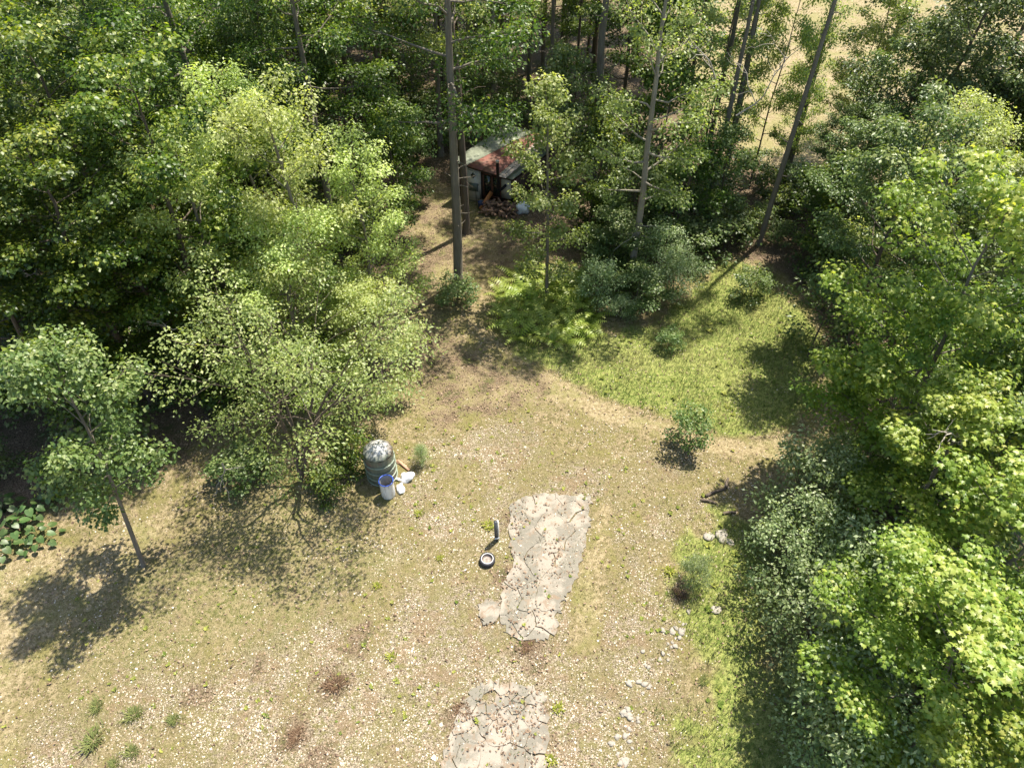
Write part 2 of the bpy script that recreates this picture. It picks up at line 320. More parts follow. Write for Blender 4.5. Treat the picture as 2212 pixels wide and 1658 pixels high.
# concrete remains, cut into the slabs one sees
def clip_half(poly, n, d):
    out = []
    for i in range(len(poly)):
        a, b = poly[i], poly[(i + 1) % len(poly)]; da, db = a @ n - d, b @ n - d
        if da <= 0: out.append(a)
        if (da < 0) != (db < 0) and abs(da - db) > 1e-9: out.append(a + (b - a) * da / (da - db))
    return out
def concrete():
    m, nt, bs = newmat("old_concrete"); tc = N(nt, "ShaderNodeNewGeometry").outputs["Position"]
    oi = N(nt, "ShaderNodeObjectInfo")
    n1 = noise(nt, 1.1, 7, .6, tc, .3); n2 = noise(nt, 9, 8, .7, tc); n3 = noise(nt, 45, 4, .7, tc)
    c = mixc(nt, smooth(nt, n1, .44, .55), (.275, .24, .19), (.17, .155, .12))
    c = mixc(nt, mathn(nt, 'MULTIPLY', smooth(nt, n2, .50, .70), .55), c, (.30, .262, .21))
    c = mixc(nt, smooth(nt, n3, .64, .70), c, (.16, .14, .10))
    c = mixc(nt, mathn(nt, 'MULTIPLY', smooth(nt, noise(nt, 2.3, 8, .72, tc, .5), .52, .62), .85), c, (.20, .145, .095))
    hs = N(nt, "ShaderNodeHueSaturation"); nt.links.new(c, hs.inputs["Color"])
    nt.links.new(mathn(nt, 'MULTIPLY_ADD', oi.outputs["Random"], .14, .93), hs.inputs["Value"])
    nt.links.new(hs.outputs[0], bs.inputs["Base Color"]); bs.inputs["Roughness"].default_value = .92
    bump(nt, bs, mathn(nt, 'ADD', n2, n3), .012, .6)
    g = np.random.default_rng(5)
    pads = [("upper", [(1103, 1088), (1130, 1072), (1170, 1064), (1225, 1070), (1277, 1072), (1275, 1090), (1263, 1180), (1248, 1240), (1225, 1290), (1207, 1318), (1204, 1368), (1160, 1388), (1100, 1378), (1078, 1335), (1090, 1262), (1112, 1215), (1100, 1150)],
             [(1118, 1088), (1143, 1083), (1164, 1074), (1193, 1084), (1222, 1077), (1265, 1085), (1135, 1101), (1158, 1112), (1240, 1100), (1118, 1119), (1136, 1150), (1182, 1128), (1258, 1122), (1212, 1160), (1128, 1190), (1168, 1212), (1252, 1178), (1236, 1222), (1120, 1240), (1206, 1258), (1136, 1292), (1192, 1296), (1098, 1290), (1130, 1345), (1180, 1340), (1155, 1378), (1098, 1368)]),
            ("stray", [(1035, 1310), (1050, 1297), (1078, 1300), (1083, 1318), (1070, 1345), (1045, 1350), (1033, 1335)], [(1055, 1320), (1075, 1345)]),
            ("lower", [(1000, 1512), (1035, 1478), (1065, 1470), (1120, 1480), (1172, 1492), (1183, 1545), (1182, 1600), (1172, 1700), (1165, 1800), (925, 1800), (940, 1690), (962, 1612), (985, 1560)],
             [(1010, 1520), (1030, 1495), (1050, 1480), (1060, 1500), (1085, 1485), (1085, 1510), (1110, 1495), (1130, 1488), (1120, 1515), (1145, 1510), (1165, 1500), (1040, 1530), (1065, 1530), (1095, 1540), (1150, 1540), (1172, 1530), (1000, 1555), (1020, 1575), (1050, 1560), (1080, 1575), (1120, 1575), (1160, 1590), (985, 1600), (1010, 1630), (1060, 1630), (1110, 1640), (1150, 1660), (970, 1680), (1000, 1700), (1060, 1740), (1130, 1740)])]
    for nm, outline, seeds in pads:
        O = [at(*p)[:2] for p in outline]; S = np.array([at(*p)[:2] + g.normal(0, .04, 2) for p in seeds])
        # rough outline
        Q = []
        for i in range(len(O)):
            a, b = O[i], O[(i + 1) % len(O)]
            for t in np.linspace(0, 1, 8)[:-1]: Q.append(a + (b - a) * t + g.normal(0, .05, 2))
        root = empty("concrete_pad", (0, 0, 0)); tag(root, kind="structure")
        for i, s in enumerate(S):
            poly = [q.copy() for q in Q]
            for k, t in enumerate(S):
                if k == i: continue
                n = t - s; L = np.linalg.norm(n); n = n / L
                poly = clip_half(poly, n, n @ (s + t) / 2 - g.choice([.002, .004, .008, .02]))
                if len(poly) < 3: break
            if len(poly) < 3: continue
            poly = np.array(poly)
            # jitter the edges so the cracks wander
            R = []
            for q in range(len(poly)):
                a, b = poly[q], poly[(q + 1) % len(poly)]; L = np.linalg.norm(b - a)
                R.append(a)
                if L > .25:
                    for t in np.linspace(0, 1, int(L / .16) + 2)[1:-1]:
                        c_ = a + (b - a) * t; w = (np.array([vnoise(c_[None], 2.2, 7)[0], vnoise(c_[None], 2.2, 17)[0]]) - .5) * .34 + (np.array([vnoise(c_[None], 9., 27)[0], vnoise(c_[None], 9., 37)[0]]) - .5) * .05
                        R.append(c_ + w)
            R = np.array(R); area = .5 * abs(np.sum(R[:, 0] * np.roll(R[:, 1], -1) - R[:, 1] * np.roll(R[:, 0], -1)))
            if area < .02 or (area < .16 and g.random() < .30): continue
            cen = R.mean(0); zt = g0(*cen) + .05 + g.uniform(-.006, .006); tl = g.normal(0, .004, 2)
            bm = bmesh.new(); vt = [bm.verts.new((p[0] - cen[0], p[1] - cen[1], (p - cen) @ tl)) for p in R]
            try: f = bm.faces.new(vt)
            except ValueError: bm.free(); continue
            bm.normal_update()
            if f.normal.z < 0: f.normal_flip()
            r = bmesh.ops.extrude_face_region(bm, geom=[f])
            for v in [v for v in r["geom"] if isinstance(v, bmesh.types.BMVert)]: v.co.z += 0
            for v in vt: v.co.z -= .14
            bmesh.ops.recalc_face_normals(bm, faces=bm.faces)
            bmesh.ops.triangulate(bm, faces=[q for q in bm.faces if len(q.verts) > 4])
            me = bpy.data.meshes.new("slab"); bm.to_mesh(me); bm.free(); me.materials.append(m)
            obj("slab", me, root, (cen[0], cen[1], zt))
concrete()
PADS = [gpoly([(1103, 1088), (1170, 1064), (1277, 1072), (1263, 1180), (1207, 1318), (1204, 1368), (1100, 1378), (1090, 1262), (1100, 1150)]), gpoly([(1000, 1512), (1065, 1470), (1172, 1492), (1183, 1545), (1172, 1700), (1165, 1800), (925, 1800), (962, 1612)])]

# ------------------------------------------------------------------ leaves and trees
T_OVAL = (np.array([[0, 0, 0], [-.30, .45, .07], [0, 1, -.05], [.30, .45, .07]]), np.array([[0, 2, 1], [0, 3, 2]]))
T_KITE = (np.array([[0, -.1, 0], [-.50, .40, .08], [0, 1, -.10], [.50, .40, .08]]), np.array([[0, 2, 1], [0, 3, 2]]))
def _maple():
    o = [(0, -.05), (.22, .02), (.50, -.02), (.36, .22), (.62, .50), (.30, .48), (.22, .62), (0, 1.0), (-.22, .62), (-.30, .48), (-.62, .50), (-.36, .22), (-.50, -.02), (-.22, .02)]
    V = [(0, .28, .04)] + [(x, y, -.42 * (x * x + .5 * (y - .3) ** 2)) for x, y in o]
    return np.array(V, float), np.array([[0, i + 1, (i + 1) % len(o) + 1] for i in range(len(o))])
T_MAPLE = _maple()
def _star():
    o = [(0, -.05), (.30, .05), (.55, .45), (.22, .45), (0, 1), (-.22, .45), (-.55, .45), (-.30, .05)]
    V = [(0, .28, .05)] + [(x, y, -.2 * (x * x + .5 * (y - .3) ** 2)) for x, y in o]
    return np.array(V, float), np.array([[0, i + 1, (i + 1) % len(o) + 1] for i in range(len(o))])
T_STAR = _star()

def nrm(a): return a / (np.linalg.norm(a, axis=-1, keepdims=True) + 1e-9)
def leaf_cloud(g, C, cnt, sx, sz, size, T, tilt, ctint, droop=.25, up=1.0):
    TV, TF = T; M = len(C); Nn = M * cnt
    ci = np.repeat(np.arange(M), cnt)
    off = g.normal(0, 1, (Nn, 3)); off *= np.minimum(1, 1.9 / (np.linalg.norm(off, axis=1, keepdims=True) + 1e-9))
    csc = g.uniform(.65, 1.3, M)[ci][:, None]
    P = C[ci] + off * np.array([sx, sx, sz]) * csc
    out = off * [1, 1, .3]
    n = nrm(np.stack([off[:, 0] * .35, off[:, 1] * .35, np.full(Nn, up)], -1) + g.normal(0, tilt, (Nn, 3)))
    t = nrm(out) + g.normal(0, .45, (Nn, 3)); t[:, 2] -= droop
    t = nrm(t - n * np.sum(t * n, 1, keepdims=True)); b = np.cross(t, n)
    s = size * g.uniform(.5, 1.3, Nn)
    V = P[:, None, :] + s[:, None, None] * (TV[None, :, 0:1] * b[:, None, :] + TV[None, :, 1:2] * t[:, None, :] + TV[None, :, 2:3] * n[:, None, :])
    F = (TF[None] + (np.arange(Nn) * len(TV))[:, None, None]).reshape(-1, 3)
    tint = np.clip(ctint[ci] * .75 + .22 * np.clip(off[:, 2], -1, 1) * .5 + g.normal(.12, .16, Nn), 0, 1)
    return V.reshape(-1, 3), F, np.repeat(tint, len(TF)), P

PROF = dict(
    oval=lambda u: np.sin(np.pi * np.clip(.12 + .84 * u, 0, 1)) ** .7,
    cone=lambda u: (1.05 - u) ** .75,
    dome=lambda u: np.sqrt(np.clip(1.04 - u ** 2.2, 0, 1)),
    vase=lambda u: .55 + .6 * np.sin(np.pi * u * .9),
    bush=lambda u: np.sqrt(np.clip(1.05 - u ** 2, 0, 1)))

def gen(name, seed, H, R, lo, n, prof, leaf, T, size, cnt, sx, sz, tilt, bark, e0=.1, e1=.9, curve=.12, ss_=.6, r0=None, wob=.012, lean=(0, 0), stems=1, sub=.45, cl=3, dead=0, kinkr=.35, tk=8, stubs=0):
    g = np.random.default_rng(seed); A = Acc(); D = Acc(); C = []; tl = []
    for st in range(stems):
        k = 11; t = np.linspace(0, 1, k)
        hs = H * (1 if stems == 1 else g.uniform(.75, 1.0))
        w = np.cumsum(g.normal(0, wob * H, (k, 2)), 0) * t[:, None]
        if stems > 1:
            a = st * 2 * math.pi / stems + g.normal(0, .3); sp = R * .55 * g.uniform(.5, 1.1)
            w = w + np.outer(t ** 1.3 * sp, [math.cos(a), math.sin(a)])
        w = w + np.outer(t, lean) * H; w -= w[0]
        path = np.column_stack([w, t * hs - .12 * (t == 0)])
        rr = (r0 or (.009 * H + .03)) * (1 if stems == 1 else .6)
        rad = rr * (1 - t) ** .8 + .012; rad[0] *= 1.35
        path = np.vstack([path[:1], path[0] + (path[1] - path[0]) * .18, path[1:]]); rad = np.concatenate([[rad[0] * 1.25], [rad[1] * 1.04], rad[1:]]); t = np.concatenate([[0], [t[1] * .18], t[1:]])
        A.tube(path, rad, tk)
        for q in range(stubs):
            tt = g.uniform(.12, lo + .12); p0 = np.array([np.interp(tt, t, path[:, c_]) for c_ in range(3)]); az = g.uniform(0, 6.28); L = g.gamma(2, .35) + .2
            d = np.array([math.cos(az), math.sin(az), g.uniform(-.3, .35)]); P = p0 + d * np.linspace(0, 1, 4)[:, None] * L + np.cumsum(g.normal(0, .05 * L, (4, 3)), 0) * np.array([0, 1, 1, 1])[:, None]
            A.tube(P, np.linspace(.035, .010, 4), 4)
        nn = max(3, int(n / stems))
        for i in range(nn):
            u = ((i + .5) / nn); tt = lo + (1 - lo) * u * .97
            p0 = np.array([np.interp(tt, t, path[:, q]) for q in range(3)]); rb = np.interp(tt, t, rad)
            az = i * 2.4 + st + g.normal(0, .35); L = R * float(PROF[prof](u)) * g.uniform(.72, 1.18)
            el = e0 + (e1 - e0) * u + g.normal(0, .12)
            d = np.array([math.cos(az) * math.cos(el), math.sin(az) * math.cos(el), math.sin(el)])
            s = np.linspace(0, 1, 6)[:, None]
            lp = p0 + d * s * L + np.array([0, 0, 1]) * curve * L * s ** 2 + np.cumsum(g.normal(0, .025 * L, (6, 3)), 0) * (s > 0)
            A.tube(lp, np.linspace(max(.012, rb * .42), .008, 6), 5)
            ns = max(2, int(L / ss_))
            for j in range(ns):
                sj = .28 + .72 * (j + .5) / ns
                q = np.array([np.interp(sj, s[:, 0], lp[:, q_]) for q_ in range(3)])
                side = 1 if j % 2 else -1
                a2 = az + side * g.uniform(.45, 1.15); L2 = L * sub * (1.2 - sj) * g.uniform(.7, 1.3) + .2 * sx
                e2 = el * .5 + g.normal(0, .18)
                d2 = np.array([math.cos(a2) * math.cos(e2), math.sin(a2) * math.cos(e2), math.sin(e2)])
                if L2 > .35: A.tube([q, q + d2 * L2 * .5 + g.normal(0, .03 * L2, 3), q + d2 * L2], [.012, .009, .004], 3)
                for f in np.linspace(.45, 1, cl): C.append(q + d2 * L2 * f + g.normal(0, .12 * sx, 3)); tl.append(u)
            C.append(lp[-1]); tl.append(u)
        for f in np.linspace(.9, 1.0, 3): C.append(np.array([np.interp(f, t, path[:, q]) for q in range(3)])); tl.append(1.0)
    C = np.array(C); tl = np.array(tl)
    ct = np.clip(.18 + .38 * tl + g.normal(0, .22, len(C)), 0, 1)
    V, F, ti, P = leaf_cloud(g, C, cnt, sx, sz, size, T, tilt, ct)
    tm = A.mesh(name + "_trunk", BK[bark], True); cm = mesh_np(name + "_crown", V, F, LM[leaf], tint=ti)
    return dict(trunk=tm, crown=cm, H=H, R=R, P=P, name=name)

def place(v, name, loc, label, cat="tree", group=None, H=None, R=None, rz=None, lean=(0, 0), sink=0.0):
    sH = (H or v["H"]) / v["H"]; sR = (R or v["R"]) / v["R"]
    e = empty(name, (loc[0], loc[1], g0(loc[0], loc[1]) - sink), 0, label, cat, group)
    rz = rz if rz is not None else random.uniform(0, 6.28)
    e.rotation_euler = (Matrix.Rotation(lean[0], 3, 'Y') @ Matrix.Rotation(lean[1], 3, 'X') @ Matrix.Rotation(rz, 3, 'Z')).to_euler()
    e.scale = (sR, sR, sH)
    stem = "trunk" if cat == "tree" else "stem"
    obj(stem, v["trunk"], e); obj("crown" if cat == "tree" else "foliage", v["crown"], e)
    return e
random.seed(4)

V_ = {}
for i in range(3):
    V_["maple%d" % i] = gen("maple", 10 + i, 14, 3.9, .20, 24, "oval", "maple", T_KITE, (.125, .14, .15)[i], 72, .34, .14, .40, "brown", -.02, .7, .07, .55, cl=2, sub=.34, stubs=5)
    V_["aspen%d" % i] = gen("aspen", 20 + i, 16, 3.0, .26, 26, "oval", "aspen", T_KITE, .12, 38, .30, .20, .55, "aspen", .05, .9, .15, .48, cl=2, sub=.34, stubs=8)
    V_["young%d" % i] = gen("young", 100 + i, 6, 2.0, .14, 18, "oval", ("maple", "ash", "small")[i], T_KITE, .13, 44, .26, .15, .45, "brown", .05, .8, .1, .42, cl=2, r0=.05, wob=.015)  # dark ash leaf colour stands in for the shade under the aspen
V_["tall0"] = gen("tall", 30, 21, 4.2, .36, 26, "oval", "maple", T_OVAL, .16, 62, .44, .22, .55, "grey", -.15, .8, .05, .62, r0=.24, cl=2, wob=.004, stubs=12, tk=10, sub=.36)
V_["tall1"] = gen("tall", 31, 21, 3.8, .46, 22, "oval", "aspen", T_KITE, .135, 62, .42, .22, .55, "brown", -.05, .8, .05, .62, r0=.24, cl=2, wob=.008, stubs=12, tk=10, sub=.36)
V_["tall2"] = gen("tall", 32, 18, 3.6, .36, 22, "dome", "maple", T_KITE, .14, 60, .40, .20, .5, "brown", -.1, .7, .05, .6, r0=.2, cl=2, wob=.006, sub=.36)
V_["high0"] = gen("high", 33, 22, 4.6, .62, 22, "oval", "maple", T_KITE, .15, 60, .46, .24, .5, "grey", .1, .8, .05, .62, r0=.26, cl=2, wob=.008, stubs=12, tk=10, sub=.36)
V_["high1"] = gen("high", 34, 22, 3.4, .66, 18, "oval", "aspen", T_KITE, .14, 50, .40, .22, .5, "grey", .1, .8, .05, .62, r0=.24, cl=2, wob=.008, stubs=12, tk=10, sub=.36)
for i in range(2):
    V_["ash%d" % i] = gen("ash", 40 + i, 14, 4.2, .28, 24, "dome", "ash", T_OVAL, .20, 66, .36, .16, .42, "brown", .1, .9, .1, .55, cl=2, sub=.36)
    V_["pale%d" % i] = gen("pale", 50 + i, 12, 3.3, .22, 26, "dome", "pale", T_OVAL, .135, 54, .28, .15, .45, "grey", .10, .95, .12, .44, cl=2, sub=.32)
    V_["bright%d" % i] = gen("bright", 60 + i, 12, 4.2, .22, 26, "dome", "bright", T_MAPLE, .165, 54, .36, .12, .36, "grey", .02, .75, .08, .60, cl=2, sub=.38)
for i in range(3):
    V_["shrub%d" % i] = gen("shrub", 70 + i, 2.6, 1.5, .12, 24, "bush", "shrub", T_OVAL, .10, 30, .20, .14, .55, "brown", .3, 1.1, .1, .32, stems=4, r0=.03, cl=2)
    V_["under%d" % i] = gen("undergrowth", 80 + i, 2.2, 1.4, .15, 18, "bush", ("maple", "small", "ash")[i], T_KITE, .14, 16, .26, .10, .35, "brown", .2, .9, .05, .4, stems=3, r0=.025, cl=2)
V_["multi"] = gen("multistem", 90, 8.4, 3.2, .32, 36, "vase", "aspen", T_OVAL, .12, 30, .28, .17, .5, "brown", .2, .9, .05, .5, stems=5, r0=.11, cl=2, wob=.02)
V_["small"] = gen("small_tree", 91, 7.8, 2.2, .34, 20, "oval", "small", T_KITE, .115, 58, .26, .15, .5, "grey", .05, .8, .1, .45, sub=.34, r0=.075, cl=2, wob=.008)
V_["poplar"] = gen("young_poplar", 92, 11.2, 1.75, .10, 24, "oval", "aspen", T_KITE, .12, 48, .24, .17, .55, "grey", .05, .8, .1, .40, sub=.30, r0=.085, cl=2, wob=.008)
V_["thin"] = gen("thin_aspen", 94, 13, 2.4, .2, 24, "oval", "aspen", T_KITE, .125, 44, .26, .20, .55, "brown", .1, .8, .1, .5, r0=.08, cl=2, wob=.012, sub=.34)
V_["sapling"] = gen("sapling", 93, 3.6, 1.5, .16, 16, "oval", "ash", T_OVAL, .17, 12, .24, .12, .4, "brown", .1, .7, .05, .5, r0=.03, cl=2)

taken = []
def tree(v, name, x, y, label, group=None, H=None, R=None, rz=None, lean=(0, 0), cat="tree"):
    taken.append((x, y)); return place(V_[v], name, (x, y), label, cat, group, H, R, rz, lean)
def byc(px, py, z): p = at(px, py, z); return p[0], p[1]

# trees standing clear enough to be picked out
tree("tall0", "tall_tree", -2.8, 29.98, "tall straight grey trunk nearest the shed path, bush at its foot", H=22, rz=1.0, lean=(.04, 0))
tree("tall1", "tall_tree", -2.58, 34.77, "second straight trunk just behind the tall grey one, by the shed door", H=21, rz=2.2, R=3.2)
tree("aspen0", "aspen_tree", 6.14, 29.98, "pale barked aspen with high light green crown right of the ferns", H=17.5, R=3.0, rz=.4)
tree("poplar", "young_poplar", 1.75, 28.81, "narrow young poplar rising from the fern patch, screening the shed", rz=.8)
tree("high1", "tall_tree", 11.33, 36.23, "leaning grey trunk with dead pale twigs, right of the aspen", H=21, R=2.2, rz=4.1, lean=(.01, 0))
tree("high1", "tall_tree", 13.79, 33.6, "long bare brown trunk leaning right before the tan meadow", H=23, R=2.1, rz=.3)
tree("high1", "tall_tree", 16.8, 39.9, "thin dark trunk against the meadow, right of the long leaning one", H=21, R=2.8, rz=1.9)
tree("high0", "tall_tree", 11.9, 40.6, "dark trunk in shade left of the two leaning grey trunks", H=20, R=3.0, rz=5.0)
tree("tall2", "tall_tree", 23.3, 45.5, "dark forked trunk at the meadow edge near the ash crowns", H=19, R=3.2, rz=3.3)
tree("high1", "tall_tree", 12.6, 38.5, "slim trunk half hidden behind the dead twigged one", H=19, R=2.6, rz=2.7)
tree("pale0", "leafy_tree", *byc(640, 440, 8.6), "tallest pale green tree at the edge of the left wood", H=12.8, R=3.2, rz=.2)
tree("pale1", "leafy_tree", *byc(455, 520, 7.2), "pale green tree with broad left spreading crown", H=11.2, R=3.2, rz=1.4)
tree("pale1", "leafy_tree", *byc(775, 490, 7.0), "pale green tree leaning out over the path to the shed", H=10.4, R=2.7, rz=3.9)
tree("pale0", "leafy_tree", *byc(620, 640, 5.6), "pale green tree in front with two slim bare stems showing", H=8.8, R=2.8, rz=2.5)
tree("pale1", "leafy_tree", *byc(800, 720, 4.0), "low pale tree bending over the grass, right of the slim stems", H=6.2, R=2.0, rz=.6)
tree("pale0", "leafy_tree", *byc(545, 360, 8.2), "pale green tree between the tallest and the broad left spreading one", H=11.8, R=2.9, rz=5.0)
tree("multi", "multistem_tree", -8.3, 17.1, "open multi stemmed tree left of the ribbed tank", rz=.9, lean=(.17, .0))
tree("small", "small_tree", -13.14, 13.37, "small solitary tree with leaning stem on the left lawn", H=9.4, R=2.15, rz=2.0, lean=(.07, -.13))

ml = ["left wood maple with layered yellow tipped sprays, %s" % s for s in (
    "above the small solitary tree", "just left of the pale crowns", "topmost at the left border", "upper, beside the grey poplar trunk", "low by the left border, dark beneath",
    "low, hanging over dark hollow", "at mid height on the left border", "between the border and pale crowns")]
for k, (px, py, z, H, R) in enumerate([(170, 560, 7.5, 12.5, 3.7), (345, 470, 8.5, 14, 3.7), (50, 130, 10.5, 16, 4.2), (260, 190, 10.5, 16, 4), (10, 700, 6, 10.5, 3.4), (330, 650, 5.5, 9.5, 3.0), (20, 400, 9, 14, 4), (200, 360, 9, 14.5, 3.8)]):
    tree("maple%d" % (k % 3), "maple_tree", *byc(px, py, z), ml[k], "maples along the left wood edge", H, R)
tree("tall0", "tall_tree", -14.2, 32, "grey poplar trunk showing high in the left wood", H=20, R=3.6, rz=3.0)
tree("tall0", "tall_tree", *byc(640, 100, 11), "grey green drooping tree left of the far brown trunks", H=18, R=3.6, rz=4.2)
tree("tall1", "tall_tree", *byc(735, 60, 9), "left one of the two brown trunks near the top edge", H=20, R=3.0)
tree("tall2", "tall_tree", *byc(800, 30, 9), "right one of the two brown trunks near the top edge", H=20, R=3.0)
tree("high0", "tall_tree", 2.5, 46.5, "grey trunk behind the shed, straight and thick", H=22, R=2.6)
tree("high0", "tall_tree", 5.0, 40.6, "grey trunk rising right of the shed roof behind the young poplar", H=21, rz=2.0)
tree("tall2", "tall_tree", 4.3, 48.0, "thinner brown trunk beside the thick grey one behind the shed", H=20, R=2.0)

# right hand side
br = [((2080, 1440, 5.0), 7.4, 3.1, "nearest bright maple filling the lower right corner"), ((2045, 990, 5.8), 8.4, 2.9, "bright maple above the bluish shrubs, sunlit star leaves"),
      ((2110, 640, 9.0), 12.5, 3.6, "bright maple by the right border, below the white leaved tree"), ((2200, 1200, 6.0), 8.6, 3.4, "bright maple on the right border between two others"),
      ((1975, 790, 6.2), 8.8, 2.5, "smaller bright maple reaching left over the shaded grass"), ((2240, 400, 6.5), 10, 3.4, "bright maple at the right border beside the white leaved tree"), ((2190, 1640, 4.5), 6.6, 2.8, "bright maple crown cut off by the bottom right corner")]
BRIGHT = []
for k, (c, H, R, lb) in enumerate(br):
    BRIGHT.append((tree("bright%d" % (k % 2), "bright_maple", *byc(*c), lb, "bright maples on the right", H, R), V_["bright%d" % (k % 2)]))
ar = [((2060, 130, 9.5), 14, 4, "dark glossy ash in the top right corner, left crown"), ((2190, 70, 10), 15, 4, "dark glossy ash at the very top right corner"), ((1960, 250, 6.5), 10, 3.2, "ash with drooping leaves beside the tan meadow"),
      ((2170, 290, 7), 11, 3.4, "ash with bare stems showing by the right border"), ((1880, 400, 4.5), 7.5, 2.8, "low dark ash below the meadow gap"), ((1965, 440, 8.0), 11.5, 3.2, "dark ash in shade left of the bright maples"), ((1800, 330, 3.5), 6, 2.0, "thin young ash overlapping the meadow")]
for k, (c, H, R, lb) in enumerate(ar): tree("ash%d" % (k % 2), "ash_tree", *byc(*c), lb, "dark ash trees on the right", H, R)
tree("pale0", "white_leaved_tree", *byc(2060, 390, 7.5), "whitish leaved tree between the ash and the bright maples", H=10.5, R=2.8)
tree("sapling", "sapling", *at(1745, 770)[:2], "dark sapling standing alone in front of the brown clearing", H=4.6, R=1.7, cat="tree")

for k, (px, py, z, H, R, lb) in enumerate([(1695, 110, 8, 13, 1.5, "slim leafy aspen between the dead twigs and the leaning trunks"), (1770, 90, 9, 14, 1.5, "slim aspen whose leaves cross the far meadow at the top"), (1730, 230, 5, 9, 1.3, "slim low aspen in front of the meadow, right of the dead twigs"), (1850, 200, 5, 9, 1.6, "slim aspen with meadow showing through its leaves"), (1900, 120, 7, 11, 2.2, "slim aspen left of the ash crowns at the meadow"), (1640, 60, 9, 14, 1.6, "slim aspen filling the gap left of the leaning trunks near the top"), (1560, 130, 8, 13, 2.2, "slim aspen right of the tall aspen crown, behind the dead twigs")]):
    tree("thin", "aspen_tree", *byc(px, py, z), lb, "slim aspens before the meadow", H, R)
for e, v in BRIGHT[:2]:
    # the biggest leaves on the sunny side, one by one
    M = Matrix.LocRotScale(e.location, e.rotation_euler, e.scale); P = v["P"]
    Wp = P @ np.array(M)[:3, :3].T + np.array(M)[:3, 3]
    idx = np.argsort(np.linalg.norm(Wp - [0, 0, CAM_H], axis=1))[:600:4]
    if "one" not in V_:
        me = mesh_np("leaf", T_MAPLE[0] * .24, T_MAPLE[1], LM["bright"], tint=np.full(len(T_MAPLE[1]), .75)); V_["one"] = me
    for q in idx:
        o = obj("leaf", V_["one"], e, P[q] + np.array([0, 0, .05])); o.rotation_euler = (random.uniform(-.4, .4), random.uniform(-.4, .4), random.uniform(0, 6.28))

# deep wood, filled until crowns close
LBL = dict(l="leafy tree inside the closed left wood, crown among its neighbours", b="tree in the shaded wood behind the shed, crown among its neighbours", r="tree in the shade of the right wood, crown among its neighbours")
GRP = dict(l="trees inside the left wood", b="trees in the wood behind the shed", r="trees inside the right wood")
rg = np.random.default_rng(77)
def free(x, y, d): return all((x - a) ** 2 + (y - b) ** 2 > d * d for a, b in taken)
P_SHED = np.array([[-6.5, 33], [-4.6, 30], [5, 32], [6, 44.5], [-1.5, 45.5], [-4.5, 41]])
def ok_wood(x, y):
    X = np.array([[x, y]])
    return sdist(P_WOOD, X)[0] > .8 and sdist(P_SHED, X)[0] < -.3
cnt = 0
for _ in range(4000):
    x, y = rg.uniform(-50, 12), rg.uniform(17, 73)
    if abs(x) > .74 * (y * .707 + 11) + 3: continue
    if not ok_wood(x, y) or not free(x, y, 3.3): continue
    if x > -3 and y < 43: continue
    if sdist(P_WOOD, np.array([[x, y]]))[0] < 2.2: continue
    if y < 24 and x > -14: continue
    k = "l" if x < -9 else "b"
    near = y < 36
    v = rg.choice(["maple0", "maple1", "maple2", "aspen1", "ash0"] if (k == "l" and near) else ["maple0", "maple2", "tall2", "aspen1", "maple1", "aspen2", "tall0"])
    H = rg.uniform(11, 15) if near else rg.uniform(13, 18)
    tree(v, {"map": "maple_tree", "tal": "tall_tree", "asp": "aspen_tree", "ash": "ash_tree"}[v[:3]], x, y, LBL[k], GRP[k], H, rg.uniform(2.7, 3.9)); cnt += 1
    if cnt > 120: break
cnt = 0
for _ in range(2000):
    x, y = rg.uniform(12, 42), rg.uniform(10, 42)
    if abs(x) > .74 * (y * .707 + 11) + 2: continue
    if not ok_wood(x, y) or not free(x, y, 3.4): continue
    if x / (y * .707 + 12) < .46: continue
    if sdist(P_WOOD, np.array([[x, y]]))[0] < 2.5: continue
    v = rg.choice(["ash0", "ash1", "maple1"])
    tree(v, {"ash": "ash_tree", "map": "maple_tree"}[v[:3]], x, y, LBL["r"], GRP["r"], rg.uniform(6.5, 10.5), rg.uniform(2.4, 3.2)); cnt += 1
    if cnt > 16: break

for k, (px, py, z, H, R, lb) in enumerate([(1285, 380, 3.4, 6.5, 2.0, "young maple right of the shed roof"), (1370, 430, 3.0, 5.5, 1.9, "young maple in the dark below the aspen crown"), (1470, 420, 3.2, 6, 2.0, "young maple between the aspen and the leaning grey trunk"),
        (1230, 250, 4.5, 8, 2.2, "young maple behind the shed's right end"), (1420, 300, 4.0, 8, 2.2, "shaded maple behind the aspen crown"), (1560, 400, 3.0, 6, 1.8, "young maple behind the dead twigs"),
        (1780, 480, 2.6, 5.2, 1.9, "young maple before the meadow gap"), (1330, 520, 2.2, 4.0, 1.6, "bushy maple shoot in the shade above the ferns"), (1275, 470, 1.6, 3.2, 1.2, "maple shoot right of the young poplar"),
        (885, 340, 3.0, 5.6, 1.6, "young maple left of the shed roof in shade"), (840, 380, 3.6, 6.5, 2.0, "young maple between the pale crowns and the shed"), (1045, 200, 3, 6, 2.0, "shaded maple behind the shed roof")]):
    tree(("young0", "young1", "young0", "young2")[k % 4], "young_maple", *byc(px, py, z), lb, "young maples in the shade", H, R)

